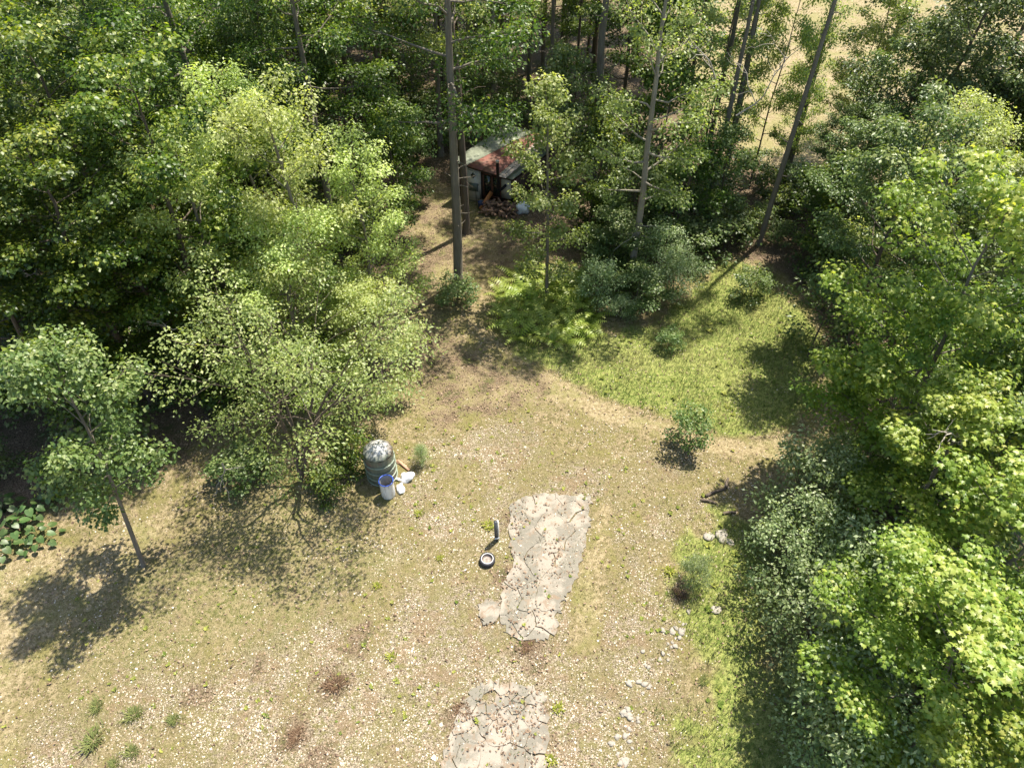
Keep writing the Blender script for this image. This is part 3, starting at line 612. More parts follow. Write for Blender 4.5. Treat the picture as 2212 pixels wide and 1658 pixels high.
# shrubs with a place of their own
def shrub(v, px, py, H, R, label, name="shrub", group=None):
    p = at(px, py); return place(V_[v], name, p, label, "shrub", group, H, R)
SH = [("shrub0", 1710, 1120, 4.0, 1.9, "grey green shrub at the lawn edge below the brown strip"), ("shrub1", 1700, 1240, 3.4, 1.7, "rounded grey green shrub beside the flat stones"),
      ("shrub2", 1800, 1330, 4.0, 2.1, "pale topped shrub in the right shrub row, under the maple"), ("shrub0", 1760, 1440, 3.8, 2.0, "bluish shrub bulging over the right lawn, shadow at its left"),
      ("shrub1", 1780, 1560, 3.6, 2.0, "small leaved shrub lowest but one in the right row"), ("shrub2", 1810, 1660, 3.4, 2.0, "shrub at the bottom edge beside the right lawn"),
      ("shrub1", 1780, 1060, 3.0, 1.3, "dark shrub under the bright maple's left branches"),
      ("shrub2", 1290, 660, 2.2, 1.35, "white tipped shrub right of the fern patch"), ("young1", 1370, 668, 2.2, 1.5, "grey green shrub at the foot of the aspen"),
      ("shrub1", 1455, 640, 2.4, 1.5, "shrub at the right end of the thicket under the aspen"), ("young1", 1310, 600, 2.6, 1.5, "dark shrub in the shade behind the fern patch"),
      ("shrub2", 1415, 590, 2.6, 1.6, "dark shrub behind the aspen trunk"), ("shrub1", 1340, 690, 1.3, .8, "low light shrub at the thicket's sunny front"),
      ("under1", 985, 660, 1.4, 1.0, "rounded dark bush at the foot of the tall grey trunk"), ("under1", 1440, 755, 1.1, .55, "single pale bushlet in the sunny yellow grass"),
      ("under1", 1490, 965, 2.0, .85, "bright green bushlet at the end of the mown strip"), ("shrub0", 1490, 1260, 1.5, .6, "thin shrublet with dead twigs on the right lawn"),
      ("under0", 720, 1060, 1.2, .8, "low light bush right of the multi stemmed tree"), ("under1", 520, 1040, 1.3, 1.1, "loose bush left of the multi stemmed tree"),
      ("under1", 1620, 640, 1.6, .9, "small bush at the shaded far end of the grass"), ("under0", 770, 1000, 1.4, .8, "leafy bush just left of the ribbed tank")]
for v, px, py, H, R, lb in SH: shrub(v, px, py, H, R, lb)

def under(n, test, label, group, hr=(1.0, 2.6), dmin=1.6):
    pts = []; c = 0
    for _ in range(6000):
        x, y = rg.uniform(-36, 36), rg.uniform(8, 52)
        if abs(x) > .74 * (y * .707 + 14) + 1 or not test(x, y): continue
        if any((x - a) ** 2 + (y - b) ** 2 < dmin ** 2 for a, b in pts): continue
        pts.append((x, y)); h = rg.uniform(*hr)
        place(V_["under%d" % rg.integers(3)], "undergrowth_shrub", (x, y), label, "shrub", group, h, h * rg.uniform(.5, .75)); c += 1
        if c >= n: break
under(95, lambda x, y: x < 6 and ok_wood(x, y) and y > 15, "low leafy shrub under the trees of the left and back wood", "undergrowth in the left wood", dmin=2.0)
under(75, lambda x, y: x > 5 and ok_wood(x, y) and y < 41, "low leafy shrub in the shade of the right wood", "undergrowth in the right wood", (.8, 2.2), dmin=1.5)

# dead pale branches seen against the leaves
def dead_branch(px, py, z, ang, L, label):
    p = at(px, py, z); g = np.random.default_rng(int(px)); A = Acc()
    d = np.array([math.cos(ang), g.uniform(-.3, .1), math.sin(ang)])
    def br_(p0, d, L, r, dep):
        s = np.linspace(0, 1, 6)[:, None]; P = p0 + d * L * s + np.cumsum(g.normal(0, .05 * L, (6, 3)), 0) * (s > 0)
        A.tube(P, np.linspace(r, r * .35, 6), 5)
        if dep:
            for q in range(3):
                k = 1 + q + (q > 0); d2 = nrm(d + g.normal(0, .65, 3)); br_(P[min(k, 5)], d2, L * g.uniform(.4, .65), r * .55, dep - 1)
    br_(np.zeros(3), nrm(d), L, .035, 2)
    return A.mesh("branch", BK["dead"], True), p
for (px, py, z, ang, L, lb) in [(1590, 250, 9.5, 1.3, 3.6, "dead pale branch tangle high on the grey trunk before the meadow"), (1545, 170, 11, 2.3, 2.2, "small dead branch tangle beside the aspen crown top"),
                                (460, 705, 5, 2.7, 2.2, "bare pale branch under the left pale crown"), (480, 1000, 2.0, -1.9, 1.6, "bare drooping branch left of the multi stemmed tree"),
                                (2080, 945, 7.0, 2.4, 1.8, "bare branch in a gap of the right maples")]:
    me, p = dead_branch(px, py, z, ang, L, lb); o = obj("dead_branch", me, None, p); tag(o, lb, "branch")

# ------------------------------------------------------------------ ferns
def frond_mesh():
    V = []; F = []; n = 11; s = np.linspace(0, 1, n); x = .85 * s; z = .62 * s - .55 * s ** 2.2 + .05
    for i in range(n - 1):
        w = .20 * math.sin(math.pi * min(1, .12 + .86 * s[i]) ** .8) + .02
        for sd in (-1, 1):
            b = len(V); V += [(x[i], 0, z[i]), (x[i + 1] * .98, 0, z[i + 1]), (x[i] + .07, sd * w, z[i] - .03)]
            F.append([b, b + 1, b + 2] if sd > 0 else [b + 1, b, b + 2])
    return mesh_np("frond", np.array(V), np.array(F), LM["fern"], tint=np.linspace(.35, .8, len(F)))
FR = frond_mesh()
P_FERN = gpoly([(1075, 640), (1110, 600), (1180, 590), (1240, 600), (1295, 690), (1280, 730), (1200, 745), (1115, 740), (1075, 690)])
pts = []
for _ in range(4000):
    q = np.array([rg.uniform(-2, 5), rg.uniform(23, 31)])
    if sdist(P_FERN, q[None])[0] < 0 or any(np.linalg.norm(q - p) < .62 for p in pts): continue
    pts.append(q)
    if len(pts) >= 48: break
for q in pts:
    e = empty("fern", (q[0], q[1], g0(*q)), rg.uniform(0, 6), "bright green fern clump in the patch below the shed", "fern", "ferns in the sunny patch")
    k = rg.integers(6, 9); s0 = rg.uniform(1.0, 1.55)
    for i in range(k):
        o = obj("frond", FR, e); o.rotation_euler = (0, rg.uniform(-.5, .15), i * 6.28 / k + rg.normal(0, .2)); o.scale = (s0 * rg.uniform(.75, 1.15),) * 3

# broad leaved plants at the left border
def broad_mesh():
    o = [(0, 0), (.28, -.06), (.42, .22), (.33, .6), (0, .95), (-.33, .6), (-.42, .22), (-.28, -.06)]
    V = [(0, .35, .02)] + [(x, y, .10 * abs(x) * 2 - .15 * y * y + .03 * math.sin(9 * x + 5 * y)) for x, y in o]
    return mesh_np("leaf", np.array(V) * .34, np.array([[0, i + 1, (i + 1) % 8 + 1] for i in range(8)]), LM["broad"], tint=np.linspace(.3, .7, 8))
BL_ = broad_mesh()
for k, (px, py, s, lb) in enumerate([(15, 1190, 1.0, "sunlit broad leaved plant at the left border"), (40, 1150, 1.1, "broad leaved plant in shade above the sunlit one"), (90, 1165, .9, "broad leaved plant nearest the small solitary tree"), (10, 1105, 1.1, "broad leaved plant farthest up the left border"), (75, 1110, 1.0, "broad leaved plant half under the small tree's crown"), (120, 1080, .9, "broad leaved plant under the small tree's left branches")]):
    p = at(px, py); e = empty("broad_leaved_plant", (p[0], p[1], g0(*p[:2])), k * 1.1, lb, "plant", "broad leaved plants at the left border")
    for i in range(16):
        a = i * 2.4; r = .10 + .036 * i; h = .75 - .036 * i
        o = obj("leaf", BL_, e, (math.cos(a) * r, math.sin(a) * r, h * s * .9)); o.rotation_euler = (rg.uniform(-.35, .1) - .25, rg.uniform(-.25, .25), a - math.pi / 2); o.scale = (s * rg.uniform(.7, 1.1),) * 3
    A = Acc()
    for i in range(16):
        a = i * 2.4; r = .10 + .036 * i; A.tube([[0, 0, 0], [math.cos(a) * r * .6, math.sin(a) * r * .6, (.75 - .036 * i) * s * .6], [math.cos(a) * r, math.sin(a) * r, (.75 - .036 * i) * s * .9]], [.012, .01, .008], 4)
    obj("stem", A.mesh("stem", LM["broad"]), e)

# pine seedling
p = at(912, 1000); e = empty("pine_seedling", (p[0], p[1], g0(*p[:2])), 0, "knee high pine seedling right of the ribbed tank", "seedling")
A = Acc(); A.tube([[0, 0, -.05], [.01, 0, .5], [0, .02, 1.0]], [.025, .018, .008], 6); obj("stem", A.mesh("stem", BK["brown"]), e)
g = np.random.default_rng(3); cs = []
for h in (.15, .35, .55, .75):
    for i in range(5): a = i * 1.257 + h * 7; r = .42 * (1.05 - h); cs += [(math.cos(a) * r * f, math.sin(a) * r * f, h + .28 * f) for f in (.4, .7, 1)]
cs += [(0, 0, .95), (0, 0, 1.05)]
TN = (np.array([[-.03, 0, 0], [.03, 0, 0], [0, 1, 0]]), np.array([[0, 1, 2]]))
Vv, Ff, ti, _P = leaf_cloud(g, np.array(cs), 40, .05, .05, .13, TN, .5, np.full(len(cs), .4), -.9)
obj("needles", mesh_np("needles", Vv, Ff, LM["shrub"], tint=ti), e)

# ------------------------------------------------------------------ shed
def rust():
    m, nt, bs = newmat("roof_rust_red"); tc = N(nt, "ShaderNodeNewGeometry").outputs["Position"]
    f = noise(nt, 1.1, 8, .7, tc, .6); h = noise(nt, 7, 8, .7, tc)
    c = ramp(nt, f, [(.34, (.13, .14, .09)), (.42, (.17, .09, .06)), (.54, (.19, .065, .045)), (.68, (.25, .12, .08))])
    c = mixc(nt, mathn(nt, 'MULTIPLY', smooth(nt, h, .5, .7), .5), c, (.10, .055, .04)); nt.links.new(c, bs.inputs["Base Color"]); bs.inputs["Roughness"].default_value = .75
    return m
def shed():
    FL, FR_, BLc, BR = [np.array(v, float) for v in ((-3.40, 38.35, 2.46), (.05, 37.30, 1.88), (-.35, 43.2, 2.34), (3.1, 42.15, 1.76))]
    mm = dict(dark=plain("shed_dark_wood", (.045, .028, .02), .85, var=.4, scale=5), white=plain("door_white", (.50, .48, .43), .55, var=.22, scale=4), cream=plain("panel_cream", (.46, .42, .33), .7, var=.22, scale=3),
              green=plain("roof_green", (.17, .185, .13), .7, var=.35, scale=2.5), red=rust(), board=plain("roof_grey_board", (.34, .29, .24), .85, var=.25, scale=4),
              glass=plain("window_glass", (.02, .028, .022), .08, var=.2, spec=.8), screen=plain("door_screen", (.10, .12, .105), .5, var=.15), black=plain("stove_pipe", (.018, .016, .018), .45, .5, var=.3), cap=plain("pipe_cap", (.45, .45, .45), .4, .7), brown=plain("shed_red_brown_wood", (.11, .045, .028), .8, var=.4), stone=plain("shed_sill_stone", (.22, .18, .12), .9, var=.3))
    a = np.array([-3.02, 38.42, 0]); b = np.array([.22, 37.50, 0]); dep = np.array([2.95, 4.75, 0])
    u = (b - a) / np.linalg.norm(b - a); n = np.array([u[1], -u[0], 0]); Wd = np.linalg.norm(b - a)
    root = empty("shed", tuple(a + dep / 2 + (b - a) / 2), 0, "small cabin shed with patched green and red roof in the trees", "shed")
    inv = -np.array(root.location)
    M0 = np.eye(4); M0[:3, 0] = u; M0[:3, 1] = -n; M0[:3, 2] = (0, 0, 1); M0[:3, 3] = a + inv
    def bx(name, lo, hi, mat, par=root):
        A = Acc(); A.box(lo, hi, M0); return obj(name, A.mesh(name, mat), par)
    def topz(x): return 2.34 - .58 * x / Wd
    # walls as boards: front by uprights, side and back walls as slanted sheets
    nb = 22
    for i in range(nb):
        x0, x1 = Wd * i / nb, Wd * (i + 1) / nb - .012
        bx("plank", (x0, 0, .12), (x1, .05 + .006 * (i % 3), topz(x1) - .02), mm["brown" if i % 4 else "dark"])
    bx("sill", (-.04, -.10, -.05), (Wd + .04, .08, .13), mm["stone"])
    def wall(name, p, q, h0, h1):
        A = Acc(); p = p + inv; q = q + inv; o = np.array([.06, .02, 0])
        V = [p, q, q + [0, 0, h1], p + [0, 0, h0]]; V = np.array(V + [v + o for v in V]); A.add(V, [[0, 1, 2, 3], [7, 6, 5, 4], [0, 4, 5, 1], [1, 5, 6, 2], [2, 6, 7, 3], [3, 7, 4, 0]])
        return obj(name, A.mesh(name, mm["dark"]), root)
    wall("wall", a + [-.07, .05, 0], a + dep, 2.32, 2.22); wall("wall", b + [.01, .05, 0], b + dep, 1.74, 1.64); wall("wall", a + dep + [.08, .03, 0], b + dep - [.02, 0, 0], 2.22, 1.64)
    # door
    d = bx("door", (.40, -.07, .14), (1.18, -.022, 2.06), mm["white"])
    for lo, hi in (((.34, -.085, .14), (.398, -.018, 2.12)), ((1.182, -.085, .14), (1.24, -.018, 2.12)), ((.398, -.085, 2.062), (1.182, -.018, 2.12))): bx("frame", lo, hi, mm["white"], d)
    bx("screen", (.50, -.086, .62), (1.08, -.072, 1.16), mm["screen"], d); bx("rail", (.46, -.09, 1.18), (1.12, -.073, 1.23), mm["white"], d)
    A = Acc(); cx, cz, r = .79, 1.66, .20
    A.add(np.array([[cx - r * .8, -.09, cz], [cx, -.09, cz - r], [cx + r * .8, -.09, cz], [cx, -.09, cz + r], [cx - r * .8, -.072, cz], [cx, -.072, cz - r], [cx + r * .8, -.072, cz], [cx, -.072, cz + r]]) @ M0[:3, :3].T + M0[:3, 3], [[0, 1, 2, 3], [0, 4, 5, 1], [1, 5, 6, 2], [2, 6, 7, 3], [3, 7, 4, 0]])
    obj("diamond_window", A.mesh("diamond_window", mm["glass"]), d); bx("handle", (1.08, -.115, 1.04), (1.11, -.073, 1.14), mm["black"], d)
    # windows
    for (x0, x1, z0, z1) in ((1.44, 1.86, .50, 1.80), (2.00, 2.42, .46, 1.70)):
        w = bx("window", (x0, -.04, z0), (x1, -.012, z1), mm["glass"])
        for lo, hi in (((x0 - .06, -.06, z0 - .05), (x0 - .001, -.008, z1 + .05)), ((x1 + .001, -.06, z0 - .05), (x1 + .06, -.008, z1 + .05)), ((x0, -.06, z1 + .001), (x1, -.008, z1 + .05)), ((x0, -.075, z0 - .05), (x1, -.008, z0 - .001)), ((x0, -.052, (z0 + z1) / 2 - .015), (x1, -.042, (z0 + z1) / 2 + .015))): bx("frame", lo, hi, mm["brown"], w)
    bx("panel", (2.50, -.035, .42), (3.10, -.014, 1.66), mm["cream"])
    for x in (2.47, 3.13): bx("batten", (x - .025, -.055, .40), (x + .025, -.012, 1.70), mm["dark"])
    bx("post", (Wd - .02, -.06, 0), (Wd + .08, .06, 1.74), mm["brown"]); bx("post", (-.10, -.06, 0), (-.002, .06, 2.3), mm["dark"])
    # roof: bands running from front to back, each its own sheet
    rf = obj("roof", None, root) if False else None
    deck = Acc(); c4 = [FL, FR_, BR, BLc]; V = np.array([v + inv - [0, 0, .10] for v in c4] + [v + inv - [0, 0, .012] for v in c4]); deck.add(V, [[3, 2, 1, 0], [4, 5, 6, 7], [0, 1, 5, 4], [1, 2, 6, 5], [2, 3, 7, 6], [3, 0, 4, 7]])
    rf = obj("roof", deck.mesh("roof", mm["dark"]), root)
    def pt(s, t): return FL * (1 - s) * (1 - t) + FR_ * s * (1 - t) + BLc * (1 - s) * t + BR * s * t
    g = np.random.default_rng(8)
    def sheet(name, s0, s1, t0, t1, mat, lift=.0):
        A = Acc(); q = [pt(s0, t0), pt(s1, t0), pt(s1, t1), pt(s0, t1)]
        V = np.array([v + inv + [0, 0, -.008 + lift] for v in q] + [v + inv + [0, 0, .022 + lift] for v in q]); V[:, :2] += g.normal(0, .012, (8, 2))
        A.add(V, [[3, 2, 1, 0], [4, 5, 6, 7], [0, 1, 5, 4], [1, 2, 6, 5], [2, 3, 7, 6], [3, 0, 4, 7]]); obj(name, A.mesh(name, mat), rf)
    def quad(name, sf0, sf1, sb0, sb1, t0, t1, mat, lift=0.0):
        A = Acc(); l = lambda a_, b_, t: a_ + (b_ - a_) * t
        q = [pt(l(sf0, sb0, t0), t0), pt(l(sf1, sb1, t0), t0), pt(l(sf1, sb1, t1), t1), pt(l(sf0, sb0, t1), t1)]
        V = np.array([v + inv + [0, 0, -.008 + lift] for v in q] + [v + inv + [0, 0, .022 + lift] for v in q]); V[:, :2] += g.normal(0, .01, (8, 2))
        A.add(V, [[3, 2, 1, 0], [4, 5, 6, 7], [0, 1, 5, 4], [1, 2, 6, 5], [2, 3, 7, 6], [3, 0, 4, 7]]); obj(name, A.mesh(name, mat), rf)
    quad("sheet", -.01, .24, -.01, .46, -.02, .42, mm["green"]); quad("sheet", -.01, .24, -.01, .46, .425, 1.02, mm["green"], .002)
    quad("sheet", .245, .50, .465, .56, -.02, .36, mm["red"], .003); quad("sheet", .245, .50, .465, .56, .365, 1.02, mm["red"], .001)
    quad("sheet", .505, .76, .565, .66, -.02, .55, mm["red"]); quad("sheet", .505, .76, .565, .66, .555, 1.02, mm["red"], .004)
    quad("board", .765, .83, .665, .75, .45, 1.03, mm["board"], .002); quad("board", .765, .83, .665, .75, -.03, .445, mm["board"], .004)
    quad("board", .835, .90, .755, .83, -.03, .60, mm["board"], .006); quad("board", .835, .90, .755, .83, .605, 1.02, mm["board"])
    quad("sheet", .905, 1.01, .835, 1.01, -.02, .55, mm["green"]); quad("sheet", .905, 1.01, .835, 1.01, .555, 1.02, mm["green"], .003)
    A = Acc(); p, q = FL + inv + [-.03, -.06, -.14], FR_ + inv + [.03, -.06, -.14]; o = np.array([0, .05, 0]); h = np.array([0, 0, .125])
    A.add(np.array([p, q, q + o, p + o, p + h, q + h, q + o + h, p + o + h]), [[3, 2, 1, 0], [4, 5, 6, 7], [0, 1, 5, 4], [1, 2, 6, 5], [2, 3, 7, 6], [3, 0, 4, 7]]); obj("fascia", A.mesh("fascia", mm["dark"]), rf)
    # stove pipe out of the front wall, elbow, up past the eave
    def L(x, y, z): return M0[:3, :3] @ np.array([x, y, z]) + M0[:3, 3]
    A = Acc(); A.tube([L(2.78, -.03, 1.30), L(2.62, -.28, 1.18), L(2.52, -.42, 1.16), L(2.44, -.46, 1.26), L(2.43, -.46, 1.5), L(2.42, -.46, 2.2), L(2.41, -.46, 2.92)], [.085] * 7, 12, True)
    sp = obj("stove_pipe", A.mesh("stove_pipe", mm["black"], True), root)
    A = Acc(); A.tube([L(2.41, -.46, 2.90), L(2.41, -.46, 3.0)], [.10, .10], 12, True); obj("cap", A.mesh("cap", mm["cap"]), sp)
    # firewood heap at the front wall
    lm = plain("firewood", (.17, .105, .07), .9, var=.45, scale=9); le = plain("firewood_end", (.32, .21, .13), .9, var=.3, scale=12)
    base = []
    for v in range(4):
        gg = np.random.default_rng(v); A = Acc(); r = gg.uniform(.055, .09, 7); th = np.arange(7) * 6.283 / 7; Ln = gg.uniform(.36, .46) / 2
        V = np.array([[r[i] * math.cos(th[i]), sx * Ln, r[i] * math.sin(th[i])] for sx in (-1, 1) for i in range(7)])
        A.add(V, [[i, (i + 1) % 7, 7 + (i + 1) % 7, 7 + i] for i in range(7)])
        for k, sx in ((0, -1), (7, 1)): A.add(np.vstack([V[k:k + 7], [[0, sx * Ln, 0]]]), [[i, (i + 1) % 7, 7] for i in range(7)])
        me = A.mesh("firewood_log", lm); me.materials.append(le)
        base.append(me)
    gg = np.random.default_rng(2)
    for k in range(85):
        x = gg.uniform(1.65, 3.75); mid = 2.7; y = -gg.uniform(.45, 1.5); hmax = .72 * max(0, 1 - ((x - mid) / 1.35) ** 2) * max(0.15, 1 - ((y + .85) / .8) ** 2)
        z = gg.uniform(.05, max(.08, hmax)); w = a + u * x + n * (-y)
        o = obj("firewood_log", base[k % 4], None, (w[0], w[1], z), (gg.normal(0, .25), gg.normal(0, .3), gg.uniform(0, 3.14)))
        tag(o, "split firewood log in the heap before the shed windows", "log", "firewood logs heaped before the shed")
    w = a + u * 1.72 + n * .62; A = Acc(); A.box((-.12, -.02, -.6), (.12, .02, .6))
    o = obj("orange_board", A.mesh("orange_board", plain("orange_board", (.42, .16, .05), .7)), None, (w[0], w[1], .45), (-.5, .75, .1)); tag(o, "short orange board leaning on the firewood heap", "board")
    A = Acc(); A.lathe([(.0, .0), (.16, 0), (.19, .38), (.20, .40), (.17, .40), (.155, .04), (0, .04)], 18); w = a + u * 1.45 + n * .75
    o = obj("blue_bucket", A.mesh("blue_bucket", plain("blue_plastic", (.03, .05, .12), .5), True), None, (w[0], w[1], 0)); tag(o, "dark blue bucket left of the firewood heap", "bucket")
    for x, lb in ((1.06, "left thin stake standing before the shed door"), (1.32, "right thin stake standing before the shed door")):
        w = a + u * x + n * .5; A = Acc(); A.tube([[0, 0, -.1], [.01, 0, .5], [0, .01, 1.0]], [.02, .018, .015], 6, True); o = obj("stake", A.mesh("stake", mm["dark"]), None, (w[0], w[1], 0)); tag(o, lb, "stake")
    return a, u, n
SA, SU, SN = shed()

def lump(name, seed, sx, sy, sz, mat, amp=.25, sub=3):
    bm = bmesh.new(); bmesh.ops.create_icosphere(bm, subdivisions=sub, radius=1); g = np.random.default_rng(seed)
    D = nrm(g.normal(0, 1, (14, 3))); ph = g.uniform(0, 6, 14); fr = g.uniform(2, 7, 14)
    for v in bm.verts:
        c = np.array(v.co); k = 1 + amp * sum(math.sin(fr[i] * (c @ D[i]) + ph[i]) for i in range(14)) / 5
        v.co = (c[0] * sx * k, c[1] * sy * k, max(c[2], -.55) * sz * k)
    me = bpy.data.meshes.new(name); bm.to_mesh(me); bm.free(); me.materials.append(mat); me.polygons.foreach_set("use_smooth", np.ones(len(me.polygons), bool)); return me
WHITE = plain("white_plastic_sheet", (.80, .80, .80), .35, var=.06, scale=9, b=.03)
w = SA + SU * 3.95 + SN * .45
o = obj("white_tarp", lump("white_tarp", 4, .42, .34, .42, plain("tarp_grey_white", (.60, .63, .66), .45, var=.15, b=.03), .3), None, (w[0], w[1], .22)); tag(o, "crumpled white tarp bundle at the shed's right corner", "tarp")

# ------------------------------------------------------------------ tank, drum, bags, boards
def tank():
    m, nt, bs = newmat("tank_weathered"); tc = N(nt, "ShaderNodeTexCoord").outputs["Object"]; sp = N(nt, "ShaderNodeSeparateXYZ"); nt.links.new(tc, sp.inputs[0])
    n1 = noise(nt, 5, 8, .7, tc, .4); n2 = noise(nt, 1.6, 6, .6, tc); mp = N(nt, "ShaderNodeMapping"); nt.links.new(tc, mp.inputs[0]); mp.inputs["Scale"].default_value = (9, 9, .9)
    n3 = noise(nt, 1, 6, .65, mp.outputs[0])
    c = ramp(nt, n3, [(.3, (.075, .095, .062)), (.55, (.145, .16, .115)), (.75, (.21, .17, .12))])
    c = mixc(nt, smooth(nt, n2, .48, .62), c, (.15, .10, .075))
    hz = mathn(nt, 'MULTIPLY_ADD', n1, .55, sp.outputs[2]); c = mixc(nt, smooth(nt, hz, 1.78, 2.05), c, (.50, .49, .46))
    c = mixc(nt, mathn(nt, 'MULTIPLY', smooth(nt, noise(nt, 6, 8, .75, tc), .48, .58), smooth(nt, hz, 1.7, 1.8)), c, (.13, .13, .11))
    nt.links.new(c, bs.inputs["Base Color"]); bs.inputs["Roughness"].default_value = .5; bump(nt, bs, n1, .02, .5)
    p = at(826, 1030); x, y = p[0] - .0, p[1] + .10
    e = empty("water_tank", (x, y, g0(x, y)), .3, "tall ribbed green cistern tank with bleached conical top", "tank")
    A = Acc(); R = .57
    A.lathe([(0, 0), (R * .97, 0), (R, .03), (R, .30), (R + .015, .34)], 28); A.lathe([(R + .015, .34), (R - .01, .40), (R, .66), (R + .015, .70), (R - .01, .76), (R, 1.02), (R + .015, 1.06), (R - .01, 1.12), (R, 1.46)], 28)
    obj("body", A.mesh("body", m, True), e)
    A = Acc(); A.lathe([(R + .004, 1.462), (R + .012, 1.50), (R - .04, 1.56), (R * .62, 1.72), (R * .40, 1.80), (R * .36, 1.83), (0, 1.86)], 10); obj("lid", A.mesh("lid", m, False), e)
    rm = plain("tank_band", (.20, .235, .175), .4, var=.3)
    for z in (.06, .36, .72, 1.08):
        A = Acc(); th = np.linspace(0, 2 * math.pi, 33); A.tube(np.column_stack([(R + .02) * np.cos(th), (R + .02) * np.sin(th), np.full(33, z) + .012 * np.sin(2 * th + z * 5)]), np.full(33, .03), 8); obj("band", A.mesh("band", rm, True), e)
    A = Acc(); A.box((-.10, -.05, 0), (.10, .05, .06)); A.tube([[-.02, 0, .06], [-.02, 0, .10]], [.03, .03], 8, True); o = obj("foot_bracket", A.mesh("foot_bracket", plain("bracket", (.66, .68, .65), .4)), e, (.55, -.42, .0)); o.rotation_euler = (0, .1, -.6)
    return x, y
TX, TY = tank()
def drum():
    p = at(839, 1072); x, y = p[0], p[1]; x, y = x, y + .10
    e = empty("open_drum", (x, y, g0(x, y)), 0, "open white plastic drum with blue rim in front of the tank", "drum"); R = .27
    m, nt, bs = newmat("drum_white"); tc = N(nt, "ShaderNodeTexCoord").outputs["Object"]; mp = N(nt, "ShaderNodeMapping"); nt.links.new(tc, mp.inputs[0]); mp.inputs["Scale"].default_value = (10, 10, 1.5)
    f = noise(nt, 1, 7, .65, mp.outputs[0]); c = ramp(nt, f, [(.30, (.34, .29, .21)), (.52, (.66, .66, .63)), (.8, (.74, .75, .74))]); nt.links.new(c, bs.inputs["Base Color"]); bs.inputs["Roughness"].default_value = .4
    A = Acc(); A.lathe([(0, .0), (R * .93, 0), (R * .97, .03), (R, .10), (R, .50), (R, .88)], 28); obj("body", A.mesh("body", m, True), e)
    A = Acc(); A.lathe([(R - .012, .875), (R - .014, .12), (R * .9, .06), (0, .05)], 28); obj("lining", A.mesh("lining", plain("drum_inside", (.36, .37, .37), .5, var=.2), True), e)
    A = Acc(); A.lathe([(R * .95, .30), (R * .3, .33), (0, .31)], 14); obj("rainwater", A.mesh("rainwater", plain("drum_litter", (.34, .24, .17), .25, var=.5, scale=14)), e)
    A = Acc(); th = np.linspace(0, 2 * math.pi, 33); A.tube(np.column_stack([R * np.cos(th), R * np.sin(th), np.full(33, .89)]), np.full(33, .024), 8); obj("rim", A.mesh("rim", plain("drum_blue_rim", (.035, .08, .36), .35, var=.1), True), e)
drum()
for k, (px, py, s, lb) in enumerate([(879, 1033, (.26, .22, .20), "upper bulging white plastic bag beside the drum"), (866, 1056, (.24, .15, .15), "lower flat white plastic bag touching the drum")]):
    p = at(px, py); o = obj("white_bag", lump("white_bag", 11 + k, *s, WHITE, .35), None, (p[0], p[1], g0(*p[:2]) + s[2] * .45), (0, 0, .6 + k)); tag(o, lb, "bag")
bm_ = plain("weathered_board", (.42, .26, .17), .85, var=.3)
for k, (px, py, rz, lb) in enumerate([(862, 1000, -.5, "upper brown board lying right of the tank"), (872, 1006, -.75, "lower brown board lying right of the tank")]):
    p = at(px, py); A = Acc(); A.box((-.36, -.05, -.015), (.36, .05, .02)); o = obj("board", A.mesh("board", bm_), None, (p[0], p[1], g0(*p[:2]) + .035 + .03 * k), (0, .05, rz)); tag(o, lb, "board")

# post by the slab
p = at(1073, 1166); e = empty("metal_post", (p[0], p[1], g0(*p[:2])), .25, "dark square metal post standing beside the cracked concrete", "post")
A = Acc(); A.box((-.075, -.05, -.1), (.035, .06, 1.16)); obj("body", A.mesh("body", plain("post_dark", (.075, .08, .085), .5, .3)), e)
A = Acc(); A.box((.037, -.06, -.08), (.085, .07, 1.17)); obj("flange", A.mesh("flange", plain("post_light", (.60, .57, .50), .5)), e)
A = Acc(); A.box((-.085, -.075, .14), (.09, -.062, .23)); obj("clip", A.mesh("clip", plain("post_clip", (.7, .72, .72), .4)), e)

# tyre
p = at(1053, 1213); e = empty("car_tyre", (p[0], p[1], g0(*p[:2]) + .02), 0, "old whitewall tyre lying flat left of the concrete", "tyre")
A = Acc(); A.lathe([(.185, .02), (.20, .0), (.26, 0), (.28, .04), (.285, .10), (.275, .16), (.25, .19), (.205, .185), (.185, .165), (.182, .1), (.185, .02)], 32); obj("tread", A.mesh("tread", plain("rubber", (.03, .03, .035), .7, var=.3), True), e)
A = Acc(); A.lathe([(.196, .186), (.199, .199), (.211, .201), (.217, .192)], 32); obj("whitewall", A.mesh("whitewall", plain("whitewall", (.72, .70, .66), .6, var=.06), True), e)
A = Acc(); A.lathe([(.18, .16), (.17, .10), (.12, .07), (.05, .09), (0, .09)], 20); obj("rim", A.mesh("rim", plain("old_rim", (.22, .18, .15), .6, .2, var=.4, scale=14), True), e)

